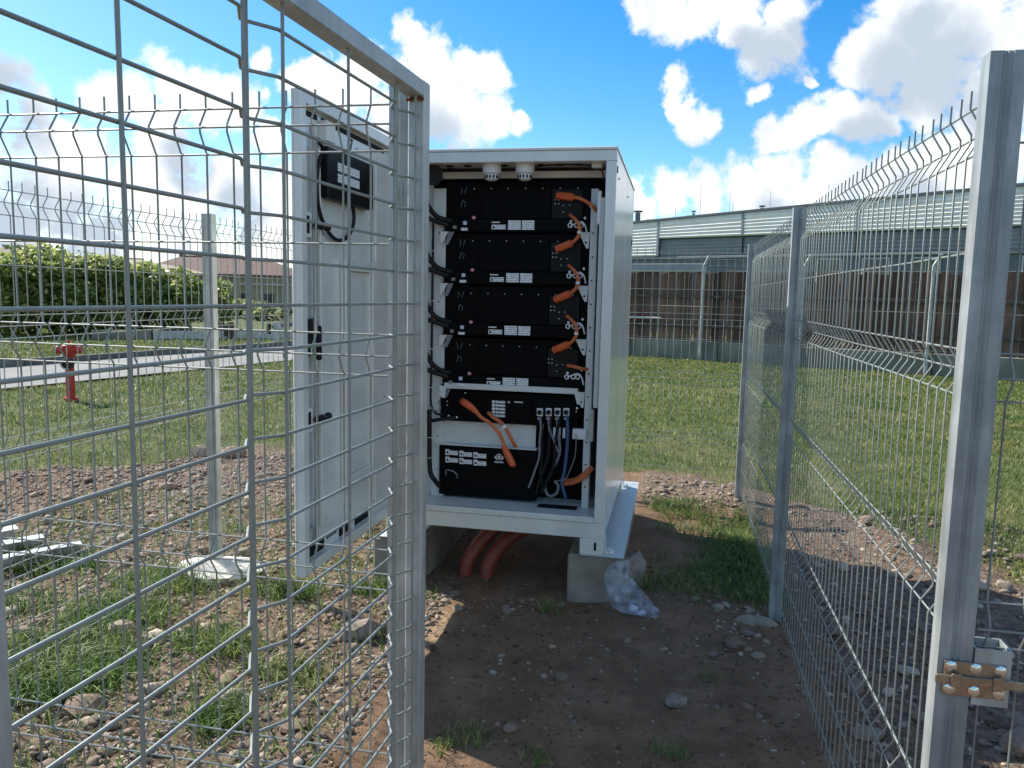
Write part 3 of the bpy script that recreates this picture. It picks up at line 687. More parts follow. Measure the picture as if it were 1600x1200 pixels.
# rail over the power unit and the unit itself
cb('cross_rail', -1.25, -.5, YM-.035, YM-.005, 1.073, 1.105, PI_, .002, label='pale cross rail under the lowest module')
for xx in (-1.26, -.5):
    b = MB().prism([(xx-.02, 1.085), (xx+.025, 1.085), (xx+.015, 1.02), (xx-.002, 1.02)], 'y', YM-.042, YM-.038); b.build('rail_bracket', PI_, cab)
pdu = MB().box(-1.285, -.5, YM, YM+.5, .885, 1.06, .003).build('power_unit', M['black'], cab)
cb('face_plate', -.745, -.515, YM-.025, YM-.001, .93, 1.04, M['black'], .003, pdu)
for k in range(4):
    c = py(843.5+13.8*k, 644, YM-.03)
    sk = MB().box(c.x-.0165, c.x+.0165, YM-.034, YM-.0255, c.z-.022, c.z+.022, .002).build('socket_frame', M['white_plastic'], pdu)
    MB().tube([(c.x, YM-.046, c.z), (c.x, YM-.03, c.z)], .0135, 12).build('socket', M['rubber'], pdu, smooth=True)
    cb('socket_tag', c.x-.01, c.x+.01, YM-.04, YM-.031, c.z-.04, c.z-.03, M['white_plastic'], .001, pdu)
a = py(769, 625, YM); c = py(789, 653, YM)
for k in range(5):
    zz = a[2]+(c[2]-a[2])*(k+.1)/5; z2 = a[2]+(c[2]-a[2])*(k+.85)/5
    MB().box(a.x, a.x+.018, YM-.0014, YM-.0002, z2, zz).build('label_plate', M['white_plastic'], pdu)
    MB().box(a.x+.021, c.x, YM-.0014, YM-.0002, z2, zz).build('label_plate', M['label'], pdu)
b = MB(); tri(b, py(795, 628).x, YM-.0005, py(795, 628).z, .008); b.build('warning_mark', M['label'], pdu)
cb('name_plate', py(804, 627).x, py(817, 629).x, YM-.0014, YM-.0002, py(804, 628).z-.003, py(804, 628).z+.003, M['white_plastic'], 0, pdu)
for (px_, pyy, r_) in ((727, 614, .006), (699, 627, .005), (699, 633, .005), (901, 638, .011), (900, 643, .007), (917, 630, .011), (713, 652, .009), (701, 650, .008)):
    MB().ball(py(px_, pyy, YM-.004), r_, .005, r_, 8, 5).build('stud', M['screw'], pdu, smooth=True)
# grey shelf panel and the lower black unit
cb('shelf_panel', -1.305, -.735, YM+.03, YM+.036, .735, .9, M['paint_in'], .002)
cb('shelf_panel', -1.31, -.72, YM-.02, YM+.029, .748, .756, M['paint_in'], .002)
low = MB().box(-1.282, -.722, YM-.012, YM+.5, .462, .744, .003).build('control_unit', M['black'], cab)
yb = YM-.0125
for r_ in range(2):
    for k in range(3):
        xx = py(696+22*k, 706+12*r_, yb).x; z0 = py(696, 706+11.5*r_+1.0*k, yb).z
        MB().box(xx, xx+.024, yb-.0014, yb, z0-.017, z0+.016).build('label_plate', M['white_plastic'], low)
        MB().box(xx+.026, xx+.074, yb-.0014, yb, z0-.015, z0+.009).build('label_plate', M['label'], low)
        b = MB(); tri(b, xx+.012, yb-.0016, z0-.001, .009); b.build('warning_mark', M['lab_black'], low)
e = py(780, 715, yb); b = MB()
b.prism([(e.x-.028, e.z), (e.x-.016, e.z+.014), (e.x, e.z+.024), (e.x+.016, e.z+.014), (e.x+.028, e.z), (e.x+.016, e.z-.014), (e.x-.016, e.z-.014)], 'y', yb-.0014, yb)
b.box(e.x-.026, e.x+.026, yb-.0014, yb, e.z-.03, e.z-.023); em = b.build('emblem', M['label'], low)
MB().ring((e.x, yb-.002, e.z+.002), (0, 1, 0), .013, .0022).build('emblem_ring', M['lab_black'], low)
h = MB().tube(smooth_path([py(697, 742, yb-.002), py(697, 735, yb-.02), py(707, 736, yb-.02), py(714, 742, yb-.02), py(714, 747, yb-.002)]), .004, 6).build('handle', M['grey_cable'], low, smooth=True)
# the two thick orange cables between the units
yc = YM-.07
c1 = cable('orange_cable', [py(742, 641, yc), py(752, 652, yc), py(765, 661, yc-.01), py(780, 677, yc-.01), py(787, 694, yc-.01), py(789, 702, yc)], .0105, M['orange'], 'thick orange cable with a plug at both ends')
b = MB().tube([py(723, 627, YM-.03), py(727, 630, yc), py(733, 634, yc), py(737, 637, yc), py(746, 645, yc)], .02, 10, True, [.018, .021, .02, .018, .0125]); b.build('plug', M['orange_plug'], c1, smooth=True)
b = MB().tube([py(787, 696, yc-.005), py(790, 704, yc), py(796, 716, yc), py(800, 724, yc), py(802, 726, YM-.03)], .02, 10, True, [.013, .0185, .0205, .0205, .017]); b.build('plug', M['orange_plug'], c1, smooth=True)
c2 = cable('orange_cable', [py(763, 645, YM-.02), py(772, 653, yc+.02), py(784, 661, yc+.02), py(793, 674, yc+.02), py(800, 688, yc+.02), py(806, 698, YM-.02)], .0105, M['orange'])
for cc_, (u, v) in ((c1, (771, 667)), (c2, (788, 667))):
    MB().tube([py(u-2, v-2, yc-.005), py(u+1.5, v+2, yc-.005)], .0125, 8).build('cable_tag', M['white_plastic'], cc_)
cable('orange_cable', [py(878, 756, YM-.02), py(895, 754, YM-.04), py(912, 746, YM-.06), py(926, 731, YM-.03)], .012, M['orange'])
cable('orange_cable', [py(880, 751, YM), py(897, 750, YM-.02), py(912, 741, YM-.04), py(924, 729, YM-.02)], .012, M['orange'])
# grey and blue leads
cable('blue_lead', [py(885.5, 650, YM-.04), py(887, 665, YM-.06), py(886, 700, YM-.06), py(882, 735, YM-.06), py(878, 755, YM-.05), py(884, 778, YM-.04)], .0085, M['blue_cable'], 'blue insulated lead down the right side')
for j, pts in enumerate(([(871, 650), (871, 668), (874, 690), (874, 710), (863, 735), (853, 755), (853, 768), (860, 775), (870, 770), (872, 758), (866, 752)],
            [(857, 650), (858, 668), (866, 690), (873, 708)],
            [(843, 652), (845, 668), (843, 690), (842, 715), (834, 740), (826, 762)],
            [(900, 678), (900, 695), (898, 715), (891, 733), (884, 747), (868, 752)])):
    cable('grey_lead', [py(u, v, YM-.035-.008*j) for u, v in pts], (.0075, .005, .006, .0028)[j], M['grey_cable'])
for j, pts in enumerate(([(846, 655), (847, 690), (846, 730), (848, 770)], [(861, 655), (859, 680), (856, 715), (845, 745), (838, 772)], [(874, 655), (868, 690), (866, 725), (858, 745), (846, 770)])):
    cable('black_lead', [py(u, v, YM-.02-.01*j) for u, v in pts], .009, M['rubber'])
cb('busbar_strip', py(846, 660).x, py(850, 660).x, YM-.015, YM-.006, py(846, 745).z, py(846, 662).z, PI_, .002)
for k in range(4): cb('marker', py(858+7.5*k, 670).x, py(862+7.5*k, 670).x, YM-.03, YM-.018, py(858, 682).z, py(858, 666).z, M['white_plastic'], .002)
cb('relay', py(896, 670).x, py(918, 670).x, YM-.045, YM-.01, py(900, 684).z, py(900, 668).z, M['white_plastic'], .003)
cb('relay', py(922, 650, 4.1).x, py(928, 650, 4.1).x, 4.09, 4.12, py(925, 690, 4.1).z, py(925, 640, 4.1).z, mat('cream_plastic', (.5, .47, .38), .5), .003)
cb('rear_plate', -.74, -.46, YM+.14, YM+.15, .4465, .9, M['black'], 0)
cb('cable_gland', py(838, 785, 4.1).x, py(900, 785, 4.1).x, 4.12, 4.19, .4465, .4495, M['dark'], .001)
# black cables along the left wall
for i in range(5):
    o = 79*i; dy = (0, 0, 0, 0, 2)[i]
    if i < 4:
        cable('black_cable', [py(662, 302+o, 4.12), py(669, 322+o, 4.13), py(681, 337+o, 4.15), py(694, 343+o, 4.17), py(706, 345+o, YM-.02)], .014, M['rubber'])
        cable('black_cable', [py(656, 338+o, 4.12), py(668, 341+o, 4.13), py(682, 346+o, 4.15), py(700, 352+o, YM-.02)], .013, M['rubber'])
cable('black_cable', [py(677, 345, 4.14), py(676, 420, 4.14), py(675, 500, 4.14), py(674, 580, 4.14), py(673, 628, 4.14), py(680, 645, 4.15), py(692, 648, 4.17)], .007, M['rubber'])
cable('black_cable', [py(660, 650, 4.1), py(672, 657, 4.14), py(690, 655, 4.15), py(712, 652, YM-.01)], .011, M['rubber'])
cable('black_cable', [py(671, 640, 4.1), py(671, 690, 4.1), py(672, 735, 4.1), py(679, 750, 4.1), py(687, 760, 4.13)], .014, M['rubber'])
cable('grey_lead', [py(670, 632, 4.13), py(677, 641, 4.13), py(687, 640, 4.15), py(686, 625, 4.16)], .005, M['grey_cable'])
for (u, v) in ((676, 392), (675, 470), (674, 545), (673, 605), (671, 683), (671, 715)):
    MB().ring(py(u, v, 4.14 if v < 640 else 4.1), (0, 0, 1), .0125, .002).build('cable_tie', M['white_plastic'], cab)
hb_ = MB().tube([py(676, 273, 4.09), py(674, 273, 4.13), py(672, 273, 4.17)], .05, 18, True, [.056, .05, .03]).build('warning_horn', M['rubber'], cab, smooth=True, label='round black warning horn under the ceiling')
# smoke detectors on the ceiling
for (u) in (768.5, 820.5):
    c = py(u, 262, 4.09); zt = 2.2845
    det = MB().tube([(c.x, 4.09, zt), (c.x, 4.09, zt-.012), (c.x, 4.09, zt-.055), (c.x, 4.09, zt-.06)], .05, 20, True, [.048, .05, .048, .036]).build('smoke_detector', M['white_plastic'], cab, smooth=True)
    MB().tube([(c.x, 4.09, zt-.0605), (c.x, 4.09, zt-.085), (c.x, 4.09, zt-.093)], .036, 20, True, [.036, .034, .02]).build('sensor_cage', M['white_plastic'], det, smooth=True)
    b = MB()
    for k in range(12):
        a = 2*math.pi*k/12; x_, y_ = c.x+.0345*math.cos(a), 4.09+.0345*math.sin(a); b.box(x_-.004, x_+.004, y_-.004, y_+.004, zt-.082, zt-.066)
    b.build('vent_slot', M['dark'], det)
cable('black_lead', [py(700, 263, 4.12), py(740, 267, 4.13), py(790, 266, 4.13), py(860, 258, 4.13), py(920, 258, 4.12), py(940, 266, 4.1), py(944, 290, 4.08)], .004, M['rubber'])
cb('junction_box', py(926, 255, 4.1).x, py(942, 255, 4.1).x, 4.06, 4.1, 2.25, 2.284, M['white_plastic'], .003)
cb('door_switch', py(934, 300, 4.05).x, py(940, 300, 4.05).x, 4.05, 4.09, py(935, 350, 4.05).z, py(935, 298, 4.05).z, M['white_plastic'], .003)
cb('door_stop', py(928, 790, 4.03).x, py(937, 790, 4.03).x, 4.02, 4.06, .4525, .475, M['paint_in'], .003)
for (u, v) in ((743, 774), (737, 781)): MB().ball(Vector(at_z(u, v, .447)), .007, .006, .004, 8, 4).build('floor_screw', M['white_plastic'], cab, smooth=True)

# ---- open door (plane X = XD, inner face looks +X)
XD = -1.44; DY0, DY1, DZ0, DZ1 = 2.85, 3.975, .43, 2.368
door = MB().box(XD-.042, XD-.03, DY0, DY1, DZ0, DZ1, .004).build('door', P, cab, label='open white door with controls on its inner face')
def db(name, y0, y1, z0, z1, x0=0., x1=.01, ma=P, bev=.003, **k): return MB().box(XD-.03+x0, XD-.03+x1, y0, y1, z0, z1, bev).build(name, ma, door, **k)
db('door_rim', DY0, DY0+.045, DZ0, DZ1, .0002, .032); db('door_rim', DY1-.045, DY1, DZ0, DZ1, .0002, .032)
db('door_rim', DY0+.0452, DY1-.0452, DZ1-.05, DZ1, .0002, .032); db('door_rim', DY0+.0452, DY1-.0452, DZ0, DZ0+.045, .0002, .032)
def dp(u, v): q = at_x(u, v, XD-.02); return q[1], q[2]
def dz(u0, v0, u1, v1):
    a = dp(u0, v0); c = dp(u1, v1); return min(a[0], c[0]), max(a[0], c[0]), min(a[1], c[1]), max(a[1], c[1])
# dark slots below the top rim and above the bottom rim
X_ = XD-.03
for (y0, y1) in ((DY0+.06, DY0+.2), (DY0+.24, DY1-.18)): MB().box(X_+.0002, X_+.004, y0, y1, 2.288, 2.308).build('vent_slot', M['dark'], door)
for (y0, y1) in ((DY0+.06, DY0+.24), (DY0+.4, DY0+.52), (DY0+.58, DY0+.74)): MB().box(X_+.0002, X_+.004, y0, y1, DZ0+.05, DZ0+.095).build('vent_slot', M['dark'], door)
b = MB()
for k in range(5): y0 = DY0+.27+.022*k; b.box(X_+.0002, X_+.003, y0, y0+.012, DZ0+.08, DZ0+.088)
b.build('vent_slot', M['dark'], door)
# raised inner panel with a recessed middle
pa = (DY0+.42, DY0+.81, .70, 1.74)
db('inner_panel', pa[0], pa[0]+.06, pa[2], pa[3], .0003, .03); db('inner_panel', pa[1]-.07, pa[1], pa[2], pa[3], .0003, .03)
db('inner_panel', pa[0]+.0605, pa[1]-.0705, pa[3]-.05, pa[3], .0003, .029); db('inner_panel', pa[0]+.0605, pa[1]-.0705, pa[2], pa[2]+.05, .0003, .029)
db('inner_panel', pa[0]+.0605, pa[1]-.0705, pa[2]+.0505, pa[3]-.0505, .0004, .012)
db('hinge_stile', DY1-.33, DY1-.31, DZ0+.12, DZ1-.14, .0003, .022); db('lock_stile', DY0+.2, DY0+.215, DZ0+.16, DZ1-.14, .0003, .016)
# number seven
cu = bpy.data.curves.new('digit', 'FONT'); cu.body = '7'; cu.size = .1; cu.extrude = .0006; cu.align_x = 'CENTER'
tmp = bpy.data.objects.new('digit', cu); COL.objects.link(tmp); bpy.context.view_layer.update()
dme = bpy.data.meshes.new_from_object(tmp.evaluated_get(bpy.context.evaluated_depsgraph_get())); bpy.data.objects.remove(tmp)
dme.materials.clear(); dme.materials.append(M['lab_black']); dg_ = bpy.data.objects.new('digit', dme)
y_, z_ = dp(551, 241); link(dg_, door, (X_+.0015, y_, z_)); dg_.rotation_euler = (R(90), 0, R(90))
# display box, its labels and cable
y0, y1, z0, z1 = dz(499, 240, 571, 318); y0, z0, z1 = dp(499, 280)[0], dp(535, 319)[1], dp(535, 243)[1]
disp = db('display_unit', y0, y1, z0, z1, .002, .05, M['lens'], .005)
for k in range(2):
    MB().box(XD+.0205, XD+.022, y0+.09, y1-.17, z0+.075+.045*k, z0+.112+.045*k).build('label_plate', M['label'], disp)
def dq(u, v, x=.02): q = at_x(u, v, XD-.03+x); return Vector(q)
def dcab(name, L, r, x=.02, ma=M['rubber']): return MB().tube(smooth_path([dq(u, v, x) for u, v in L], 6), r, 8).build(name, ma, door, smooth=True)
dcab('display_cable', [(549, 318), (553, 335), (551, 355), (543, 370), (531, 376), (519, 370), (510, 357), (502, 340), (497, 318), (495, 290), (497, 262), (502, 243), (512, 237)], .0085)
dcab('display_cable', [(498, 215), (500, 225), (508, 232), (522, 238), (530, 243)], .007)
db('top_bracket', dp(500, 200)[0], dp(514, 200)[0], dp(505, 222)[1], dp(505, 190)[1], .0003, .04, PI_)
# locking rod, rollers and handle
yr = dp(487, 500)[0]
MB().box(X_+.02, X_+.026, yr-.009, yr+.009, DZ0+.1, DZ1-.12, .001).build('lock_rod', M['galv'], door)
for (u, v) in ((500, 355), (502, 650)):
    yy, zz = dp(u, v)
    lt = db('latch_guide', yr-.07, yr+.012, zz-.05, zz+.05, .0003, .018, PI_)
    db('guide_slot', yr-.055, yr-.03, zz-.035, zz+.035, .0185, .0195, M['dark'], 0)
    MB().tube([(X_+.04, yr-.015, zz), (X_+.04, yr+.03, zz)], .016, 12).build('latch_roller', M['rubber'], door, smooth=True)
    MB().tube([(X_+.04, yr+.031, zz), (X_+.04, yr+.06, zz)], .007, 8).build('roller_pin', M['screw'], door, smooth=True)
    MB().ball((X_+.04, yr+.085, zz), .016, .024, .018, 10, 6).build('roller_knob', M['rubber'], door, smooth=True)
y0, z0 = dp(471, 558); y1, z1 = dp(494, 497)
hd = db('handle_recess', y0, y1, z0, z1, .0003, .022, M['rubber'], .012)
db('handle_lever', y1-.035, y1-.015, z0-.02, z1-.03, .023, .045, M['dark'], .006)
for (u, v) in ((587, 447), (587, 500)):
    yy, zz = dp(u, v)
    st = db('sticker', yy-.05, yy+.05, zz-.032, zz+.032, .0003, .0012, M['label'], 0)
    db('sticker_band', yy-.01, yy+.048, zz+.008, zz+.03, .0013, .0018, M['amber'], 0)
    b = MB(); b.prism([(yy-.045, zz-.02), (yy-.012, zz-.02), (yy-.0285, zz+.012)], 'x', X_+.0013, X_+.0018); b.build('warning_mark', M['lab_black'], door)
b = MB()
for (u, v) in ((470, 207), (470, 243), (558, 232), (578, 290), (577, 350), (577, 480), (603, 590), (600, 620), (492, 780), (497, 610), (497, 765), (505, 365), (493, 382)):
    q = dq(u, v, .003); b.ball(q, .003, .006, .006, 6, 4)
b.build('door_screw', M['screw'], door, smooth=True)
db('corner_lock', dp(478, 830)[0], dp(486, 830)[0], dp(482, 850)[1], dp(482, 825)[1], .0003, .03, M['galv'])
for zz in (.75, 1.4, 2.05): MB().tube([(XD+.012, DY1+.004, zz-.04), (XD+.012, DY1+.004, zz+.04)], .009, 10).build('door_hinge', M['galv'], door, smooth=True)

# ------------------------------------------------------------------ plinths under the cabinet
def plinth(x0, x1, label):
    t = thing('concrete_plinth', label, 'plinth', ((x0+x1)/2, 4.8, 0), 'plinths under the cabinet')
    nx_, ny_, nz_ = 8, 30, 6
    b = MB().box(x0, x1, 3.985, 5.72, -.08, .2445, .012); bm_o = b.build('block', M['concrete'], t)
    return t
pr = plinth(-.506, -.238, 'concrete plinth under the right side of the cabinet, behind the plastic bag')
MB().box(-.44, -.213, 3.98, 5.71, .2452, .2505, .001).build('base_plate', M['plate'], pr, label='speckled zinc plate on top of the plinth')
pl = plinth(-1.6, -1.33, 'concrete plinth under the left side of the cabinet, behind the gate post')
MB().box(-1.57, -1.35, 3.99, 5.71, .2452, .2505, .001).build('base_plate', M['plate'], pl)
# concrete spill beside the right plinth
def lump(name, c, rx, ry, rz, ma, seed, label, cat, group=None, n=13, k=7, jag=.13):
    b = MB().ball((0, 0, 0), rx, ry, rz, n, k); rr = random.Random(seed); ph = [rr.uniform(0, 6) for _ in range(6)]
    vv = []
    for (x, y, z) in b.v:
        a = math.atan2(y/ry, x/rx); f = 1+.14*math.sin(2*a+ph[0])+.1*math.sin(3*a+ph[1]+z/rz)+.06*math.sin(7*a+ph[2]+3*z/rz)+rr.uniform(-jag, jag)
        vv.append((c[0]+x*f, c[1]+y*f, c[2]+z*f))
    b.v = vv; return b.build(name, ma, None, smooth=False, label=label, cat=cat, group=group)
lump('concrete_spill', (-.22, 4.45, -.01), .11, .38, .075, M['concrete'], 1, 'rough concrete spill against the right plinth, above the bag', 'concrete')
lump('concrete_footing', (-2.48, 3.87, .01), .25, .16, .06, M['pale_concrete'], 2, 'white concrete footing round the bright left fence post', 'footing')
lump('concrete_footing', (.46, 3.92, -.01), .09, .07, .045, M['concrete'], 3, 'pale flat concrete footing at the second right fence post', 'footing')

# red conduits
for j, (a, mid, e, lab) in enumerate((((-1.13, 4.2, -.05), [(-1.1, 4.22, .1), (-.98, 4.35, .24), (-.8, 4.6, .3)], (-.55, 5.1, .33), 'left red corrugated conduit rising under the cabinet'),
                                      ((-1.0, 4.2, -.05), [(-.985, 4.21, .07), (-.9, 4.3, .19), (-.74, 4.5, .26)], (-.5, 4.9, .3), 'right red corrugated conduit rising under the cabinet'))):
    pts = smooth_path([a]+mid+[e], 44)
    rad = [.041+.0011*(1 if (i//2) % 2 else -1) for i in range(len(pts))]
    MB().tube(pts, .04, 14, True, rad).build('conduit', M['red_pipe'], None, smooth=True, label=lab, cat='conduit')

# ------------------------------------------------------------------ plastic bag
def bag():
    t = thing('plastic_bag', 'clear plastic bag with pale contents leaning on the right plinth', 'bag', (-.1, 3.9, 0))
    L = [(984, 880, 3.965, 3), (968, 894, 3.955, 15), (963, 910, 3.94, 22), (973, 930, 3.925, 24), (988, 950, 3.89, 27), (1003, 968, 3.86, 27), (1013, 984, 3.83, 21), (1023, 999, 3.80, 6)]
    n, rr = 20, random.Random(4); rings = []
    path = smooth_path([Vector(at_y(u, v, Y)) for u, v, Y, r in L], 3); rad = smooth_path([Vector((r, 0, 0)) for *_, r in L], 3)
    for i, p in enumerate(path):
        tdir = (path[min(i+1, len(path)-1)]-path[max(i-1, 0)]).normalized(); side = tdir.cross(Vector((0, 1, 0))).normalized(); up = side.cross(tdir)
        r = max(rad[i].x, 2)/1221*3.9
        for k in range(n):
            a = 2*math.pi*k/n; f = 1+.12*math.sin(3*a+i*.25)+.07*math.sin(7*a-i*.3)+rr.uniform(-.035, .035)
            q = p+side*math.cos(a)*r*f*1.05+up*math.sin(a)*r*f*(.28+.35*min(i/12, 1)); q.y = min(q.y, 3.975); q.z = max(q.z+.012, gz(q.x, q.y)+.012); rings.append(q)
    fs = []; L_ = len(path)
    for i in range(L_-1):
        for k in range(n): a, c = i*n+k, i*n+(k+1) % n; fs.append((a, c, c+n, a+n))
    ma = bpy.data.materials.new('clear_polythene'); ma.use_nodes = True; nt2 = ma.node_tree; nd = nt2.nodes
    tr = nd.new('ShaderNodeBsdfTransparent'); tr.inputs[0].default_value = (.93, .95, .98, 1); pb = nd['Principled BSDF']; pb.inputs['Base Color'].default_value = (.75, .8, .88, 1); pb.inputs['Roughness'].default_value = .12
    no = nd.new('ShaderNodeTexNoise'); no.inputs['Scale'].default_value = 26; co = nd.new('ShaderNodeTexCoord'); nt2.links.new(co.outputs['Object'], no.inputs['Vector'])
    mr = nd.new('ShaderNodeMapRange'); mr.inputs[1].default_value = .35; mr.inputs[2].default_value = .7; mr.inputs[3].default_value = .04; mr.inputs[4].default_value = .28; nt2.links.new(no.outputs[0], mr.inputs[0])
    mxs = nd.new('ShaderNodeMixShader'); nt2.links.new(mr.outputs[0], mxs.inputs[0]); nt2.links.new(tr.outputs[0], mxs.inputs[1]); nt2.links.new(pb.outputs[0], mxs.inputs[2]); nt2.links.new(mxs.outputs[0], nd['Material Output'].inputs[0])
    bp = nd.new('ShaderNodeBump'); bp.inputs['Strength'].default_value = .3; bp.inputs['Distance'].default_value = .01; nt2.links.new(no.outputs[0], bp.inputs['Height']); nt2.links.new(bp.outputs[0], pb.inputs['Normal'])
    MB().add(rings, fs).build('film', ma, t, smooth=True)
    b = MB(); rr = random.Random(8)
    for (u, v, Y, r) in ((990, 952, 3.885, .028), (1003, 961, 3.865, .032), (1012, 973, 3.845, .028), (998, 970, 3.86, .03), (1007, 979, 3.845, .026)):
        c = at_y(u, v, Y); b.ball(c, r*rr.uniform(.8, 1.2), r*.6, r*rr.uniform(.55, .8), 10, 6)
    b.build('contents', mat('pale_foam', (.62, .56, .6), .6, var=.2, scale=30), t, smooth=True)
bag()

# ------------------------------------------------------------------ steel profiles on the ground, far left
pd = Vector((-.12, .6, 0)).normalized()
def profile(name, a, c, wd, ht, label, z=.02):
    a = Vector((*a, z)); c = Vector((*c, z+.01)); d = (c-a).normalized(); s = Vector((d.y, -d.x, 0)); u = Vector((0, 0, 1))
    t_ = .004; sec = [(0, 0), (wd, 0), (wd, ht), (0, ht), (0, ht-t_), (wd-t_, ht-t_), (wd-t_, t_), (0, t_)]
    b = MB(); n = len(sec)
    vs_ = [p+s*(-q)+u*h for p in (a, c) for q, h in sec]
    b.add(vs_, [(i, (i+1) % n, n+(i+1) % n, n+i) for i in range(n)]+[(0, 1, 6, 7), (1, 2, 5, 6), (2, 3, 4, 5), (n+7, n+6, n+1, n), (n+6, n+5, n+2, n+1), (n+5, n+4, n+3, n+2)])
    return b.build(name, M['galv'], None, label=label, cat='steel profile', group='steel profiles on the stony ground')
profile('steel_profile', (-3.95, 3.05), (-3.36, 3.86), .07, .06, 'front steel profile of the stack at left picture edge, longest toward the grass')
profile('steel_profile', (-4.1, 3.2), (-3.62, 3.86), .09, .075, 'middle steel profile of the stack at left picture edge')
profile('steel_profile', (-4.3, 3.3), (-3.86, 3.92), .11, .09, 'rear widest steel profile of the stack at left picture edge')

# ------------------------------------------------------------------ red hydrant and grey standpipe
hx, hy, _ = at_z(111, 626)
hy0 = thing('fire_hydrant', 'red pillar hydrant standing in the grass beside the road', 'hydrant', (hx, hy, 0))
z0 = gz(hx, hy)
MB().tube([(hx, hy, z0-.05), (hx, hy, z0+.62)], .058, 14).build('barrel', M['red_paint'], hy0, smooth=True)
MB().tube([(hx, hy, z0), (hx, hy, z0+.05)], .09, 14).build('flange', M['red_paint'], hy0, smooth=True)
MB().tube([(hx, hy, z0+.62), (hx, hy, z0+.64), (hx, hy, z0+.78), (hx, hy, z0+.8)], .1, 14, True, [.07, .085, .085, .05]).build('bonnet', M['red_paint'], hy0, smooth=True)
cr_ = Vector((.79, .62, 0)).normalized()
for sgn in (-1, 1):
    c = Vector((hx, hy, z0+.71)); o = MB().tube([c+cr_*sgn*.07, c+cr_*sgn*.13, c+cr_*sgn*.131, c+cr_*sgn*.155], .05, 12, True, [.05, .05, .058, .055]).build('outlet', M['red_paint'], hy0, smooth=True)
tw = Vector((.62, -.79, 0))
MB().tube([Vector((hx, hy, z0+.53))+tw*.05, Vector((hx, hy, z0+.53))+tw*.12-cr_*.03], .075, 14).build('hose_outlet', M['rubber'], hy0, smooth=True, label='black round hose outlet')
MB().ring(Vector((hx, hy, z0+.53))+tw*.12-cr_*.03, tw, .07, .01).build('outlet_ring', M['galv'], hy0, smooth=True)
MB().tube([(hx, hy, z0+.8), (hx, hy, z0+.85)], .022, 6).build('spindle', M['red_paint'], hy0)
MB().box(hx+.05, hx+.085, hy-.06, hy-.03, z0+.16, z0+.22, .004).build('drain_cap', M['red_paint'], hy0)
sx, sy, _ = at_z(432, 541)
sp_ = thing('standpipe', 'grey standpipe with a black arm, beyond the road near the cabinet door', 'standpipe', (sx, sy, 0))
D20 = float(np.dot(np.array([sx, sy, 0])-_C, _F)); g2 = lambda u, v: Vector(at_d(u, v, D20))
MB().tube([(sx, sy, 0), (sx, sy, .05), (sx, sy, .42)], .1, 12, True, [.2, .12, .11]).build('pipe', M['galv'], sp_, smooth=True)
MB().tube([g2(425, 510), g2(445, 508), g2(460, 506)], .06, 10).build('arm', M['rubber'], sp_, smooth=True)
MB().tube([g2(420, 506), g2(420, 513), g2(420, 522)], .06, 10).build('hose_end', M['rubber'], sp_, smooth=True)
MB().tube([g2(433, 505), g2(436, 516)], .13, 10).build('valve_body', M['galv'], sp_, smooth=True)

# ------------------------------------------------------------------ low walls and post box beyond the road
def wall_run(name, p0, p1, h, th, ma, label, cat, group=None):
    a = Vector((*p0, 0)); c = Vector((*p1, 0)); d = (c-a).normalized(); n = Vector((-d.y, d.x, 0))*th
    b = MB(); b.add([a, c, c+n, a+n, a+Vector((0, 0, h)), c+Vector((0, 0, h)), c+n+Vector((0, 0, h)), a+n+Vector((0, 0, h))], [(3, 2, 1, 0), (4, 5, 6, 7), (0, 1, 5, 4), (1, 2, 6, 5), (2, 3, 7, 6), (3, 0, 4, 7)])
    return b.build(name, ma, None, label=label, cat=cat, group=group)
wall_run('low_wall', (-15.35, 20.79), (-9.2, 26.2), .28, .2, M['pale_concrete'], 'pale low concrete wall beyond the road, in front of dark shrubs', 'wall')
wall_run('low_wall', (-16.75, 19.9), (-15.4, 20.75), .3, .2, M['wall_concrete'], 'dark grey low wall beyond the road, left of the pale wall', 'wall')
q = at_z(353, 531); bx_ = thing('wooden_box', 'brown box on two posts beside the bright fence post, beyond the road', 'box', tuple(q))
bd = Vector((.86, .5, 0)); Dq = float(np.dot(np.array(q)-_C, _F)); gq = lambda u, v: Vector(at_d(u, v, Dq))
for u in (346, 361):
    c = gq(u, 520); MB().box(c.x-.07, c.x+.07, c.y-.07, c.y+.07, 0, gq(u, 503).z, .01).build('post', M['wood'], bx_)
a, c = gq(347.5, 525), gq(359.5, 506); MB().box(a.x+.05, c.x-.05, a.y-.02, a.y+.12, a.z, c.z, .01).build('board', M['rail'], bx_)

# ------------------------------------------------------------------ perimeter wall, board fence and posts (right background)
wd = Vector((11, -4.4, 0)).normalized(); wn_ = Vector((wd.y, -wd.x, 0)); wn_ = wn_ if wn_.y < 0 else -wn_
W0 = Vector((-3.4, 22.58, 0)); wang = math.atan2(wd.y, wd.x)
def wp(s, q=0, z=0): return W0+wd*s+wn_*q+Vector((0, 0, z))
cw = thing('concrete_wall', 'weathered concrete base wall under the brown board fence', 'wall', tuple(wp(8)))
LEN = 19.5
for k in range(8):
    a, c = k*LEN/8+.01, (k+1)*LEN/8-.01; b = MB().box(a, c, -.14, .14, -.1, .5, .012); b.v = [tuple(wp(x, -y, z)) for x, y, z in b.v]; b.build('wall_section', M['wall_concrete'], cw)
bf = thing('board_fence', 'dark brown vertical board fence on a concrete base wall', 'fence', tuple(wp(8, 0, .5)))
s = 0; k = 0; protos = []
for v_ in range(4):
    b = MB().box(0, .148, -.012, .012, 0, 1, .004)
    b.v = [(x, y, z+(.02*math.sin(9*x+v_*2) if z > .9 else 0)) for x, y, z in b.v]
    protos.append(b)
pm = []
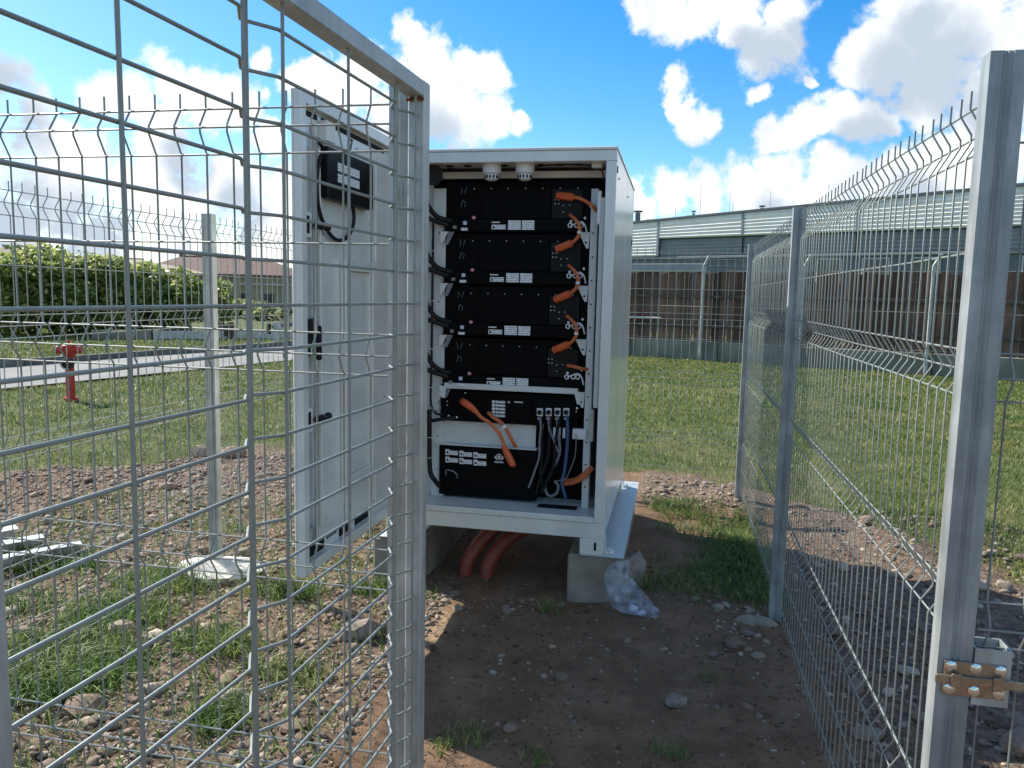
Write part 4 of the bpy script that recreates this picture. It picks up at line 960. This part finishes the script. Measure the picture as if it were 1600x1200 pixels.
while s < LEN-.2:
    vi = k % 4; wdt = rs.uniform(.12, .2)/.148; hgt = 1.78+rs.uniform(-.05, .05)
    loc = wp(s, rs.choice((0, .028))+.01, .505)
    if len(pm) <= vi: o = protos[vi].build('board', M['wood'], bf, org=(0, 0, 0)); pm.append(o); o.location = loc-wpos(bf)
    else: o = inst(pm[vi], bf, loc)
    o.rotation_euler = (0, rs.uniform(-.008, .008), wang); o.scale = (wdt, 1, hgt)
    s += .148*wdt+rs.choice((0, .004, .012, .03)); k += 1
for z in (.86, 1.62):
    b = MB().box(0, LEN, .045, .085, z, z+.07, .005); b.v = [tuple(wp(x, y, z_)) for x, y, z_ in b.v]; b.build('rail', M['rail'], bf)
b = MB().box(2.0, 3.3, .09, .2, 1.05, 1.09, .01); b.v = [tuple(wp(x, y, z_)) for x, y, z_ in b.v]; b.build('ledge', M['plate'], bf)
pf = thing('perimeter_fence', 'grey steel posts with angled tops standing on the wall before the brown boards', 'fence', tuple(wp(5, .3)))
for x in (-1.8, .72, 3.02, 5.55, 8.1, 10.6):
    s = (x-W0.x)/wd.x; b = MB().tube([wp(s, .2, .05), wp(s, .2, 2.42), wp(s+.14, .25, 2.68)], .04, 6); b.build('fence_post', M['galv'], pf)
for z in (2.3, 1.4, .56):
    MB().tube([wp(s_, .235, z) for s_ in (1, 6, 12, 19)], .008, 5, False).build('strand', M['wire'], pf)
# stored goods seen over the board fence
rk = random.Random(11)
for k in range(9):
    s = 1.2+k*.85; a = wp(s, -1.2, 1.75+rk.uniform(0, .2)); h = rk.uniform(.5, .75)
    b = MB().box(-rk.uniform(.15, .4), rk.uniform(.15, .4), -.25, .25, 0, h, .02); b.v = [(a.x+x, a.y+y, z+.0) for x, y, z in b.v]
    lab = ['flat grey bundle of stored goods behind the board fence'][0]
    b.v = [(x, y, z+1.9) for x, y, z in b.v]
    zz = [p[2] for p in b.v]
# long steel sheet on top of the fence at left
b = MB().box(.4, 4.45, .05, .1, 2.29, 2.5, .01); b.v = [tuple(wp(x, y, z_)) for x, y, z_ in b.v]; b.build('sheet_strip', M['dcladding'], bf, label='grey metal strip along the top of the boards')

# ------------------------------------------------------------------ industrial building
bdir = Vector((.866, -.5, 0)); bn = Vector((-.5, -.866, 0)); B0 = Vector((4.59, 34.06, 0)); bang = math.atan2(bdir.y, bdir.x)
ib = thing('industrial_building', 'long industrial building clad in ribbed metal sheets behind the board fence', 'building', tuple(B0))
def bw(s, q, z): return B0+bdir*s+bn*q+Vector((0, 0, z))
def roofz(s): return 5.42+.037*s
def ribbed(s0, s1, z0f, z1f, q, ma, pitch=.128):
    b = MB(); n = 10; zt0, zb0 = z1f(s0), z0f(s0); rows = int((zt0-zb0)/pitch)*4; vs_ = []; fs = []
    for i in range(rows+1):
        t = i/rows
        off = (0, .03, .06, .03)[i % 4]
        for s in (s0, s1):
            zz = z0f(s)+(z1f(s)-z0f(s))*t; vs_.append(bw(s, q+off, zz))
    for i in range(rows): fs.append((2*i, 2*i+1, 2*i+3, 2*i+2))
    b.add(vs_, fs); return b.build('ribbed_sheet', ma, ib)
seams = [-15, -10.6, -6.27, -2.16, 2.53, 7.42, 11.9, 16.5]
for a, c in zip(seams[:-1], seams[1:]):
    lo = 3.5 if c <= -6 else 4.3
    ribbed(a+.06, c-.06, lambda s: lo, lambda s: roofz(s)-.09, .25, M['cladding'])
    if lo > 4: ribbed(a+.06, c-.06, lambda s: 3.5, lambda s: 4.25, .1, M['dcladding'])
    b = MB().box(c-.058, c+.058, .2, .31, 3.5 if lo < 4 or abs(c-2.53) > 9 else 4.28, roofz(c)-.1, .01); b.v = [tuple(bw(*p)) for p in b.v]; b.build('seam_trim', M['dcladding'], ib)
b = MB(); v8 = []
for s in (-15.2, 16.7):
    for q_, dz_ in ((.34, -.09), (.34, 0), (-9, .35), (-9, -.09)): v8.append(bw(s, q_, roofz(s)+dz_))
b.add(v8, [(0, 1, 5, 4), (1, 2, 6, 5), (2, 3, 7, 6), (3, 0, 4, 7), (3, 2, 1, 0), (4, 5, 6, 7)]); b.build('roof', M['trim'], ib)
b = MB().box(-15, 16.5, -9, .05, -.2, 5.2, 0); b.v = [tuple(bw(x, y, min(z, 5.2) if z < 1 else roofz(x)-.2)) for x, y, z in b.v]; b.build('wall', M['trim'], ib)
b = MB().box(-15, 16.5, .06, .2, 3.38, 3.48, .01); b.v = [tuple(bw(*p)) for p in b.v]; b.build('sill_trim', M['dcladding'], ib)
for k in range(8):
    s = 1.0+k*1.75; wv_ = 1.0
    f = MB().box(s, s+wv_, .06, .12, 2.35, 3.3, .01); f.v = [tuple(bw(*p)) for p in f.v]; fo = f.build('window', M['plate'], ib)
    for j in range(2):
        g = MB().box(s+.05+j*.47, s+.48+j*.47, .121, .13, 2.4, 3.25, 0); g.v = [tuple(bw(*p)) for p in g.v]; g.build('pane', M['glass'], fo)
def rpx(u, v0, v1, name, r, ma, cap=False, back=-1.5, n=8):
    d = ray(u, v0); P0 = B0+bn*back; t = ((P0-Vector(_C)).dot(bn))/(Vector(d).dot(bn)); top = Vector(_C)+Vector(ray(u, v0))*t; bot = Vector(_C)+Vector(ray(u, v1))*t
    b = MB().tube([bot, Vector((bot.x, bot.y, top.z))], r, n)
    if cap: b.tube([Vector((bot.x, bot.y, top.z+.04)), Vector((bot.x, bot.y, top.z+.1))], r*1.9, n)
    return b.build(name, ma, ib, smooth=True)
rpx(996, 333, 352, 'chimney_flue', .13, M['trim'], True); rpx(1083, 333, 346, 'roof_vent', .06, M['dcladding'], True); rpx(1190, 325, 334, 'roof_vent', .07, M['trim'], True)
for u, v in ((1093, 290), (1139, 303), (1144, 315), (1055, 325), (1203, 300), (1293, 287)): rpx(u, v, 345 if u < 1150 else 328, 'antenna', .012, M['galv'], n=5)
def rbox(u0, u1, v0, v1, back=-2):
    P0 = B0+bn*back
    def hit(u, v):
        d = Vector(ray(u, v)); return Vector(_C)+d*(((P0-Vector(_C)).dot(bn))/d.dot(bn))
    a, c = hit(u0, v1), hit(u1, v0); s0, s1 = (a-B0).dot(bdir), (c-B0).dot(bdir)
    b = MB().box(s0, s1, back-.8, back, roofz(s0)-.1, c.z, .03); b.v = [tuple(bw(*p)) for p in b.v]; return b.build('roof_unit', M['trim'], ib)
rbox(1008, 1042, 341, 350); rbox(1085, 1124, 334.5, 345); rbox(1183, 1222, 325, 333); rbox(1071, 1083, 336, 345)

# ------------------------------------------------------------------ houses far left
def hip_house(name, c, ang, L, Wd, he, hr, wallm, roofm, label, windows=()):
    c = Vector((*c[:2], 0)); t = thing(name, label, 'house', tuple(c)); d = Vector((math.cos(ang), math.sin(ang), 0)); n = Vector((d.y, -d.x, 0)); n = n if n.dot(-c) > 0 else -n
    T = lambda x, y, z: c+d*x+n*y+Vector((0, 0, z))
    b = MB().box(-L/2, L/2, -Wd/2, Wd/2, -.3, he+.02); b.v = [tuple(T(*p)) for p in b.v]; b.build('wall', wallm, t)
    o = .6; rl = max(L/2-Wd/2*.95, .8); b = MB()
    P8 = [(-L/2-o, Wd/2+o, he), (L/2+o, Wd/2+o, he), (L/2+o, -Wd/2-o, he), (-L/2-o, -Wd/2-o, he), (-rl, 0, hr), (rl, 0, hr)]
    P8 += [(x, y, he-.16) for x, y, z in P8[:4]]
    b.add([T(*p) for p in P8], [(0, 1, 5, 4), (1, 2, 5), (2, 3, 4, 5), (3, 0, 4), (6, 7, 1, 0), (7, 8, 2, 1), (8, 9, 3, 2), (9, 6, 0, 3), (9, 8, 7, 6)]); rf = b.build('roof', roofm, t)
    b = MB().box(-rl-.3, rl+.3, -.12, .12, hr-.05, hr+.08, .02); b.v = [tuple(T(*p)) for p in b.v]; b.build('ridge', roofm, rf)
    for (x0, x1, z0, z1) in windows:
        f = MB().box(x0, x1, Wd/2+.002, Wd/2+.06, z0, z1, .01); f.v = [tuple(T(*p)) for p in f.v]; fo = f.build('window', M['trim'], t)
        g = MB().box(x0+.08, x1-.08, Wd/2+.061, Wd/2+.07, z0+.08, z1-.08); g.v = [tuple(T(*p)) for p in g.v]; g.build('pane', M['glass'], fo)
    return t, T
hc = at_d(352, 450, 80); ha = math.atan2(-(hc[0]), hc[1])
t, T = hip_house('house', hc, ha, 15.5, 8, 3.0, 4.75, M['render'], M['brownroof'], 'low beige house with a brown hip roof behind the bright fence post', [(-3.6, -2.6, .9, 1.9), (1.2, 2.0, .3, 1.2), (3.6, 4.6, .3, 1.2), (-1.6, -.7, .3, 1.2)])
MB_ = MB().box(-4.3, -3.7, -1, -.4, 3.0, 5.0, .02); MB_.v = [tuple(T(*p)) for p in MB_.v]; MB_.build('chimney', M['trim'], t)
for x in (-5.8, -1.5, 1.0, 5.6):
    b = MB().box(x, x+.25, 4.4, 4.65, -.2, 2.85, .02); b.v = [tuple(T(*p)) for p in b.v]; b.build('porch_post', M['render'], t)
b = MB().box(-6.4, 6.4, 4.42, 4.62, 2.0, 2.15, .02); b.v = [tuple(T(*p)) for p in b.v]; b.build('porch_rail', M['pale_concrete'], t)
h2 = at_d(170, 450, 72); hip_house('house', h2, math.atan2(-h2[0], h2[1]), 15, 10, 2.9, 4.15, M['render'], M['paleroof'], 'long house with a pale tiled roof low behind the shrubs', [(-3, -2, .9, 1.9), (2, 3, .9, 1.9)])
h3 = at_d(40, 450, 62); hip_house('house', h3, math.atan2(-h3[0], h3[1])+.1, 8.5, 6.5, 2.9, 4.55, M['render'], M['paleroof'], 'house with a peaked pale roof above the shrubs at far left', [(-1, 0, .9, 1.9)])

# ------------------------------------------------------------------ shrubs
rng = np.random.default_rng(3)
def shrub(c, rx, ry, h, n, label, name='shrub', cat='shrub', group='shrubs beyond the road', leaf=.11, dark=False):
    t = thing(name, label, cat, (c[0], c[1], 0), group)
    lobes = [(c[0]+rng.uniform(-.75, .75)*rx, c[1]+rng.uniform(-.6, .6)*ry, h*rng.uniform(.18, 1.0), rng.uniform(.22, .5)*min(rx, h*.6)) for _ in range(24)]
    per = n//len(lobes); Vs = []
    for (lx, ly, lz, lr) in lobes:
        d = rng.normal(size=(per, 3)); d /= np.linalg.norm(d, axis=1)[:, None]; rad = lr*(rng.uniform(.55, 1.08, per)**.6)
        p = np.array([lx, ly, lz])+d*rad[:, None]*np.array([1.15, 1.15, .85]); p[:, 2] = np.maximum(p[:, 2], .05)
        Vs.append(p)
    p = np.concatenate(Vs); k = len(p)
    a = rng.normal(size=(k, 3)); a[:, 2] *= .5; a /= np.linalg.norm(a, axis=1)[:, None]; bb = np.cross(a, rng.normal(size=(k, 3))); bb /= np.linalg.norm(bb, axis=1)[:, None]
    sz = leaf*rng.uniform(.6, 1.3, k)[:, None]
    V_ = np.stack([p-a*sz, p+bb*sz*.55, p+a*sz, p-bb*sz*.55], 1).reshape(-1, 3); idx = np.arange(k*4).reshape(-1, 4)
    o = raw_mesh('foliage', V_-np.array([c[0], c[1], 0]), [idx], M['leaf']); o.parent = t; o.location = (0, 0, 0)
    b = MB()
    for j in range(6):
        l = lobes[j]; b.tube(smooth_path([(c[0]+rng.uniform(-.3, .3), c[1]+rng.uniform(-.2, .2), -.05), ((c[0]+l[0])/2, (c[1]+l[1])/2, l[2]*.5), (l[0], l[1], l[2])], 3), .04, 5, True)
    b.build('stem', M['bark'], t, smooth=True)
spots = [(-15, 506, 24.2, 2.3, 'bushy green shrub at the far left edge of the hedge row'), (48, 506, 24.8, 2.45, 'green shrub in the hedge row behind the red hydrant'), (112, 508, 25.2, 2.3, 'green shrub of the hedge row just right of the hydrant'),
         (175, 510, 25.6, 2.2, 'dense green shrub in the middle of the hedge row'), (232, 512, 26, 2.0, 'green shrub of the hedge row under the conifer tips'), (287, 515, 26.2, 1.7, 'last green shrub of the hedge row beside the bright fence post')]
for (u, v, Dd, h, lab) in spots:
    c = at_d(u, 470, Dd); shrub(c, 1.5, 1.2, h*1.0, 6000, lab, leaf=.105)
for (u, Dd, h, lab) in ((395, 42, .9, 'low pale weed clump on the slope beneath the brown roofed house'), (440, 40, .8, 'low weed clump on the slope next to the cabinet door'), (350, 44, .9, 'low weed clump behind the wooden box')):
    c = at_d(u, 480, Dd); shrub(c, 2.0, 1.5, h, 2500, lab, 'weed_clump', 'weeds', 'weeds on the slope')
def conifer(c, h, label):
    t = thing('conifer', label, 'tree', (c[0], c[1], 0), 'small conifers above the shrubs')
    MB().tube([(c[0], c[1], 0), (c[0], c[1], h)], .08, 6, True, [.09, .02]).build('trunk', M['bark'], t)
    k = 1500; z = h*(1-rng.uniform(0, 1, k)**.6*.75); r = (h-z)*.28*rng.uniform(.2, 1, k); a = rng.uniform(0, 6.28, k)
    p = np.stack([c[0]+r*np.cos(a), c[1]+r*np.sin(a), z-r*.3], 1); d = np.stack([np.cos(a), np.sin(a), -.4+0*a], 1)*.16; s = np.stack([-np.sin(a), np.cos(a), 0*a], 1)*.045
    V_ = np.stack([p-s, p+s, p+d], 1).reshape(-1, 3); o = raw_mesh('crown', V_-np.array([c[0], c[1], 0]), [np.arange(3*k).reshape(-1, 3)], M['leaf']); o.parent = t
conifer(at_d(128, 450, 40), 3.05, 'small conifer tip above the shrubs, left of centre of the hedge row'); conifer(at_d(144, 450, 42), 3.15, 'taller conifer tip right beside the first one above the shrubs'); conifer(at_d(237, 450, 46), 3.25, 'dark narrow conifer tip left of the brown roof')

# ------------------------------------------------------------------ stones
def stone_mesh(seed, flat):
    rr = random.Random(seed); b = MB().ball((0, 0, 0), .5, .38*rr.uniform(.8, 1.2), flat, 7, 5)
    v = []
    for (x, y, z) in b.v:
        f = 1+rr.uniform(-.16, .16); v.append((x*f, y*f, max(z*f, -flat*.6)))
    b.v = v; return b
stone_protos = []
placed = 0
zones = {'left': ('pale pinkish stone lying in the sunlit rubble at left', 'stones in the sunlit rubble'),
         'path': ('grey pebble on the shaded dirt in front of the cabinet', 'pebbles on the shaded dirt'),
         'right': ('stone in the shaded rubble outside the right fence', 'stones outside the right fence'),
         'back': ('sunlit stone in the row behind the right plinth', 'stones behind the plinth')}
def zone_pts(z, n, rg):
    out = []
    while len(out) < n:
        if z == 'left': x, y = rg.uniform(-5.3, -1.08), rg.uniform(2.0, 6.9)
        elif z == 'path':
            x, y = rg.uniform(-.85, 1.0), rg.uniform(2.3, 4.35)
            if rg.random() < .42: x, y = (rg.gauss(-.75, .16), rg.gauss(3.86, .12)) if rg.random() < .5 else (rg.gauss(.35, .16), rg.gauss(3.72, .22))
        elif z == 'right': x, y = rg.uniform(.66, 2.4), rg.uniform(2.7, 6.2)
        else: x, y = rg.uniform(-.2, .62), rg.uniform(6.0, 6.95)
        if -1.6 < x < -.23 and y > 3.95: continue
        if z == 'left' and float(grass_cover(np.array([x]), np.array([y]))[0]) > .55: continue
        if z in ('left', 'path') and rg.random() > .25+1.2*float(fbm(np.array([x*1.6]), np.array([y*1.6]), 3, 77)[0])*(1 if z == 'left' else .8): continue
        out.append((x, y))
    return out
LAND = {'left': [(-2.48, 3.87, 'near the white post footing'), (-3.6, 3.7, 'beside the steel profiles'), (-4.2, 6.2, 'along the edge of the left grass'), (-2.4, 2.5, 'low at left below the green patch'), (-1.5, 2.5, 'at the bottom, left of the gate post'), (-1.4, 3.4, 'in the rubble under the open cabinet door'), (-2.9, 5.2, 'in the open rubble behind the left fence post'), (-1.9, 3.2, 'between the grass tufts seen through the gate')],
        'path': [(-.75, 3.86, 'in the cluster before the red conduits'), (.35, 3.75, 'between the bag and the right fence'), (-.5, 2.7, 'near the gate post at the bottom'), (.3, 2.8, 'in the middle of the bottom edge'), (.8, 3.2, 'along the foot of the right fence'), (-.2, 3.4, 'in the middle of the dirt path')],
        'right': [(1.2, 3.2, 'outside the right fence, close to the latch'), (1.0, 4.6, 'in shade just outside the right fence'), (1.9, 5.4, 'sunlit on the rim of the mound outside the right fence')],
        'back': [(-.05, 6.5, 'behind the right plinth'), (.45, 6.5, 'at the foot of the rear corner post')]}
LOOK = {'left': 'pinkish grey stone', 'path': 'dull grey pebble', 'right': 'brown grey stone', 'back': 'pale stone'}
MID = {'left': .075, 'path': .042, 'right': .08, 'back': .075}
def stone_words(z, x, y, s):
    t = min(LAND[z], key=lambda q: (q[0]-x)**2+(q[1]-y)**2)[2]; size = 'larger' if s > MID[z] else 'small'
    lab = size+' '+LOOK[z]+' '+t
    return lab, 'stone', LOOK[z]+'s '+t if size == 'small' else 'larger '+LOOK[z]+'s '+t
rg = random.Random(21)
for z, n, (s0, s1) in (('left', 150, (.05, .12)), ('path', 75, (.028, .07)), ('right', 45, (.05, .13)), ('back', 22, (.05, .11))):
    for (x, y) in zone_pts(z, n, rg):
        vi = rg.randrange(10); s = s0+(s1-s0)*rg.random()**2.2
        loc = (x, y, gz(x, y)+s*.1); rot = (rg.uniform(-.25, .25), rg.uniform(-.25, .25), rg.uniform(0, 6.28)); sc = (s, s, s)
        if len(stone_protos) < 10:
            o = stone_mesh(len(stone_protos)+50, (.2, .26, .3)[len(stone_protos) % 3]).build('stone', M['stone'], None, smooth=True, org=(0, 0, 0)); stone_protos.append(o); o.location = loc; o.rotation_euler = rot; o.scale = sc
        else: o = inst(stone_protos[vi], None, loc, rot, sc)
        tagp(o, *stone_words(z, x, y, s))
for (x, y, s, zr, lab, sd) in ((-1.38, 3.27, .2, .5, 'large tilted dark stone left of the gate post', 1), (-2.46, 3.05, .14, .9, 'round pale stone at the edge of the green patch', 2), (-2.17, 2.47, .17, .4, 'angular grey stone low at left, below the green patch', 3),
                           (1.3, 3.0, .2, .8, 'broad flat stone at lower right beside the latch', 4), (-2.25, 3.0, .11, .3, 'small white stone beside the round pale stone', 5), (-4.35, 6.55, .22, .2, 'reddish block at the edge of the left grass', 6),
                           (-4.05, 6.6, .24, .7, 'pale wide stone at the edge of the left grass', 7), (.33, 3.62, .1, .7, 'grey stone nearest the bag on the right side', 8), (.07, 3.05, .1, .6, 'pale flat pebble alone in the middle of the shaded dirt', 9)):
    b = stone_mesh(sd+90, .3); b.v = [(x_*s, y_*s, z_*s) for x_, y_, z_ in b.v]
    o = b.build('stone', M['stone'], None, smooth=False if sd in (1, 3, 6) else True, label=lab, cat='stone', org=(0, 0, 0)); o.location = (x, y, gz(x, y)+s*.12); o.rotation_euler = (.25 if sd == 1 else .05, -.3 if sd == 1 else .1, zr)
# gravel nobody could count
def gravel(name, pts, sizes, seed):
    g = np.random.default_rng(seed); n = len(pts); base = stone_mesh(7, .28); bv = np.array(base.v); bf = base.f
    tri_ = np.array([f for f in bf if len(f) == 3]); qd = np.array([f for f in bf if len(f) == 4]); k = len(bv)
    a = g.uniform(0, 6.28, n); c, s = np.cos(a), np.sin(a); jit = 1+g.uniform(-.3, .3, (n, k, 3))
    P = bv[None]*jit; x = P[..., 0]*c[:, None]-P[..., 1]*s[:, None]; y = P[..., 0]*s[:, None]+P[..., 1]*c[:, None]
    Vv = np.stack([x, y, P[..., 2]], -1)*sizes[:, None, None]; Vv[..., 0] += pts[:, :1]; Vv[..., 1] += pts[:, 1:2]; Vv[..., 2] += (height(pts[:, 0], pts[:, 1])+sizes*.06)[:, None]
    off = (np.arange(n)*k)[:, None, None]
    return raw_mesh(name, Vv.reshape(-1, 3), [(tri_[None]+off).reshape(-1, 3), (qd[None]+off).reshape(-1, 4)], M['gravel'], 'stuff', True)
allp = []; alls = []
for z, n, m_ in (('left', 15000, .023), ('path', 520, .012), ('right', 2200, .022), ('back', 350, .022)):
    pp = np.array(zone_pts(z, n, rg)); allp.append(pp); alls.append(m_*np.exp(np.random.default_rng(n).normal(0, .45, n)))
gravel('gravel', np.concatenate(allp), np.concatenate(alls), 5)

M['clod'] = island_mat('dirt_clod', [(0, (.07, .043, .026)), (.5, (.13, .083, .05)), (.85, (.19, .125, .08)), (1, (.27, .2, .14))], .95, bump=.4)
gq_ = np.random.default_rng(12); n_ = 9000; cx_ = gq_.uniform(-1.15, 1.3, n_); cy_ = 2.2+2.4*gq_.uniform(0, 1, n_)**.9
kp = (fbm(cx_*2.1, cy_*2.1, 3, 91) > .36+.2*gq_.uniform(-1, 1, n_)) & ~((cx_ < -.22) & (cy_ > 4.6)) & ~((cx_ > -.52) & (cx_ < -.2) & (cy_ > 3.95))
o_mat = M['gravel']; M['gravel'] = M['clod']
gravel('dirt_clods', np.stack([cx_[kp], cy_[kp]], 1), .008*np.exp(gq_.normal(0, .5, kp.sum())), 6); M['gravel'] = o_mat

# ------------------------------------------------------------------ grass
def blades(name, x, y, hmean, wmul, ma, seed, kind='stuff', parent=None, spread=.5):
    g = np.random.default_rng(seed); n = len(x); dist = np.hypot(x, y); z = height(x, y)
    h = hmean*g.uniform(.4, 1.3, n)*(.55+.9*fbm(x*1.7, y*1.7, 3, 41)); wd_ = np.maximum(.0045, .00062*dist)*wmul*g.uniform(.7, 1.3, n)
    a = g.uniform(0, 6.28, n); lean = g.uniform(.1, spread*1.6, n)*h; la = g.uniform(0, 6.28, n)
    sx_, sy_ = np.cos(a)*wd_/2, np.sin(a)*wd_/2; lx, ly = np.cos(la)*lean, np.sin(la)*lean
    def st(px, py, pz): return np.stack([px, py, pz], 1)
    v = np.stack([st(x-sx_, y-sy_, z-.01), st(x+sx_, y+sy_, z-.01), st(x+lx*.4+sx_*.7, y+ly*.4+sy_*.7, z+h*.6), st(x+lx*.4-sx_*.7, y+ly*.4-sy_*.7, z+h*.6), st(x+lx, y+ly, z+h*np.clip(1.05-lean/h*.35, .5, 1))], 1).reshape(-1, 3)
    o_ = (np.arange(n)*5)[:, None]
    return raw_mesh(name, v, [o_+np.array([[3, 2, 4]]), o_+np.array([[0, 1, 2, 3]])], ma, kind)
def sample(n, x0, x1, y0, y1, seed, power=1.0, floor=0.):
    g = np.random.default_rng(seed); X_, Y_ = [], []; tot = 0
    while tot < n:
        k = 40000; yy = y0+(y1-y0)*g.uniform(0, 1, k)**power; xx = g.uniform(x0, x1, k)
        vx = xx*_R0[0]+yy*_R0[1]; vz = xx*(-math.sin(YAW))+yy*math.cos(YAW)
        ok = (np.abs(vx) < vz*.72+.5) & (g.uniform(0, 1, k) < (grass_cover(xx, yy)+floor)*(.2+1.3*fbm(xx*2.2, yy*2.2, 3, 9)**1.5))
        # keep the road and plinths clear
        t_ = (yy-9.81)/6.3; xn = -9.87+1.44*t_; xk = -12.49+1.47*(yy-12.44)/6.25
        ok &= ~((xx < xn) & (xx > xk)); ok &= ~((xx > -1.62) & (xx < -.2) & (yy > 3.9) & (yy < 5.75))
        dd = (xx-W0.x)*wn_.x+(yy-W0.y)*wn_.y
        ok &= dd > .15
        X_.append(xx[ok]); Y_.append(yy[ok]); tot += ok.sum()
    return np.concatenate(X_)[:n], np.concatenate(Y_)[:n]
x, y = sample(95000, -2.5, 9, 4.2, 22.5, 1, 1.5); blades('grass', x, y, .058, 1.5, M['grass'], 2, spread=1.1)
x, y = sample(95000, -24, -2.6, 4.5, 27, 3, 1.3); blades('grass', x, y, .066, 1.5, M['grass'], 4, spread=1.0)
x, y = sample(11000, -4.3, -1.15, 2.0, 5.2, 5, 1.0, .07); blades('grass', x, y, .085, 1.5, M['grass_dark'], 6, spread=1.2)
x, y = sample(3000, -.25, .75, 4.0, 6.3, 7); blades('grass', x, y, .07, 1.3, M['grass_dark'], 8, spread=1.1)
def tuft(px_, pyy, n, r, h, label, seed):
    c = at_z(px_, pyy); g = np.random.default_rng(seed); a = g.uniform(0, 6.28, n); q = r*g.uniform(0, 1, n)**.7
    o = blades('grass_tuft', c[0]+q*np.cos(a), c[1]+q*np.sin(a), h, 1.0, M['grass_dark'], seed, None, spread=1.1); tagp(o, label, 'grass tuft')
tuft(735, 1150, 90, .09, .075, 'dark grass tuft on the shaded dirt right of the gate post', 31); tuft(862, 955, 40, .06, .11, 'thin grass tuft beside the foot of the right plinth', 32)
tuft(840, 1185, 50, .06, .06, 'short grass tuft at the bottom edge, centre', 33); tuft(1045, 1180, 55, .08, .06, 'short grass tuft at the bottom edge, right of centre', 34); tuft(690, 1165, 40, .05, .07, 'grass tuft touching the gate post at the bottom edge', 35)
tuft(1110, 1060, 25, .05, .05, 'sparse tuft in the middle of the shaded dirt', 36)
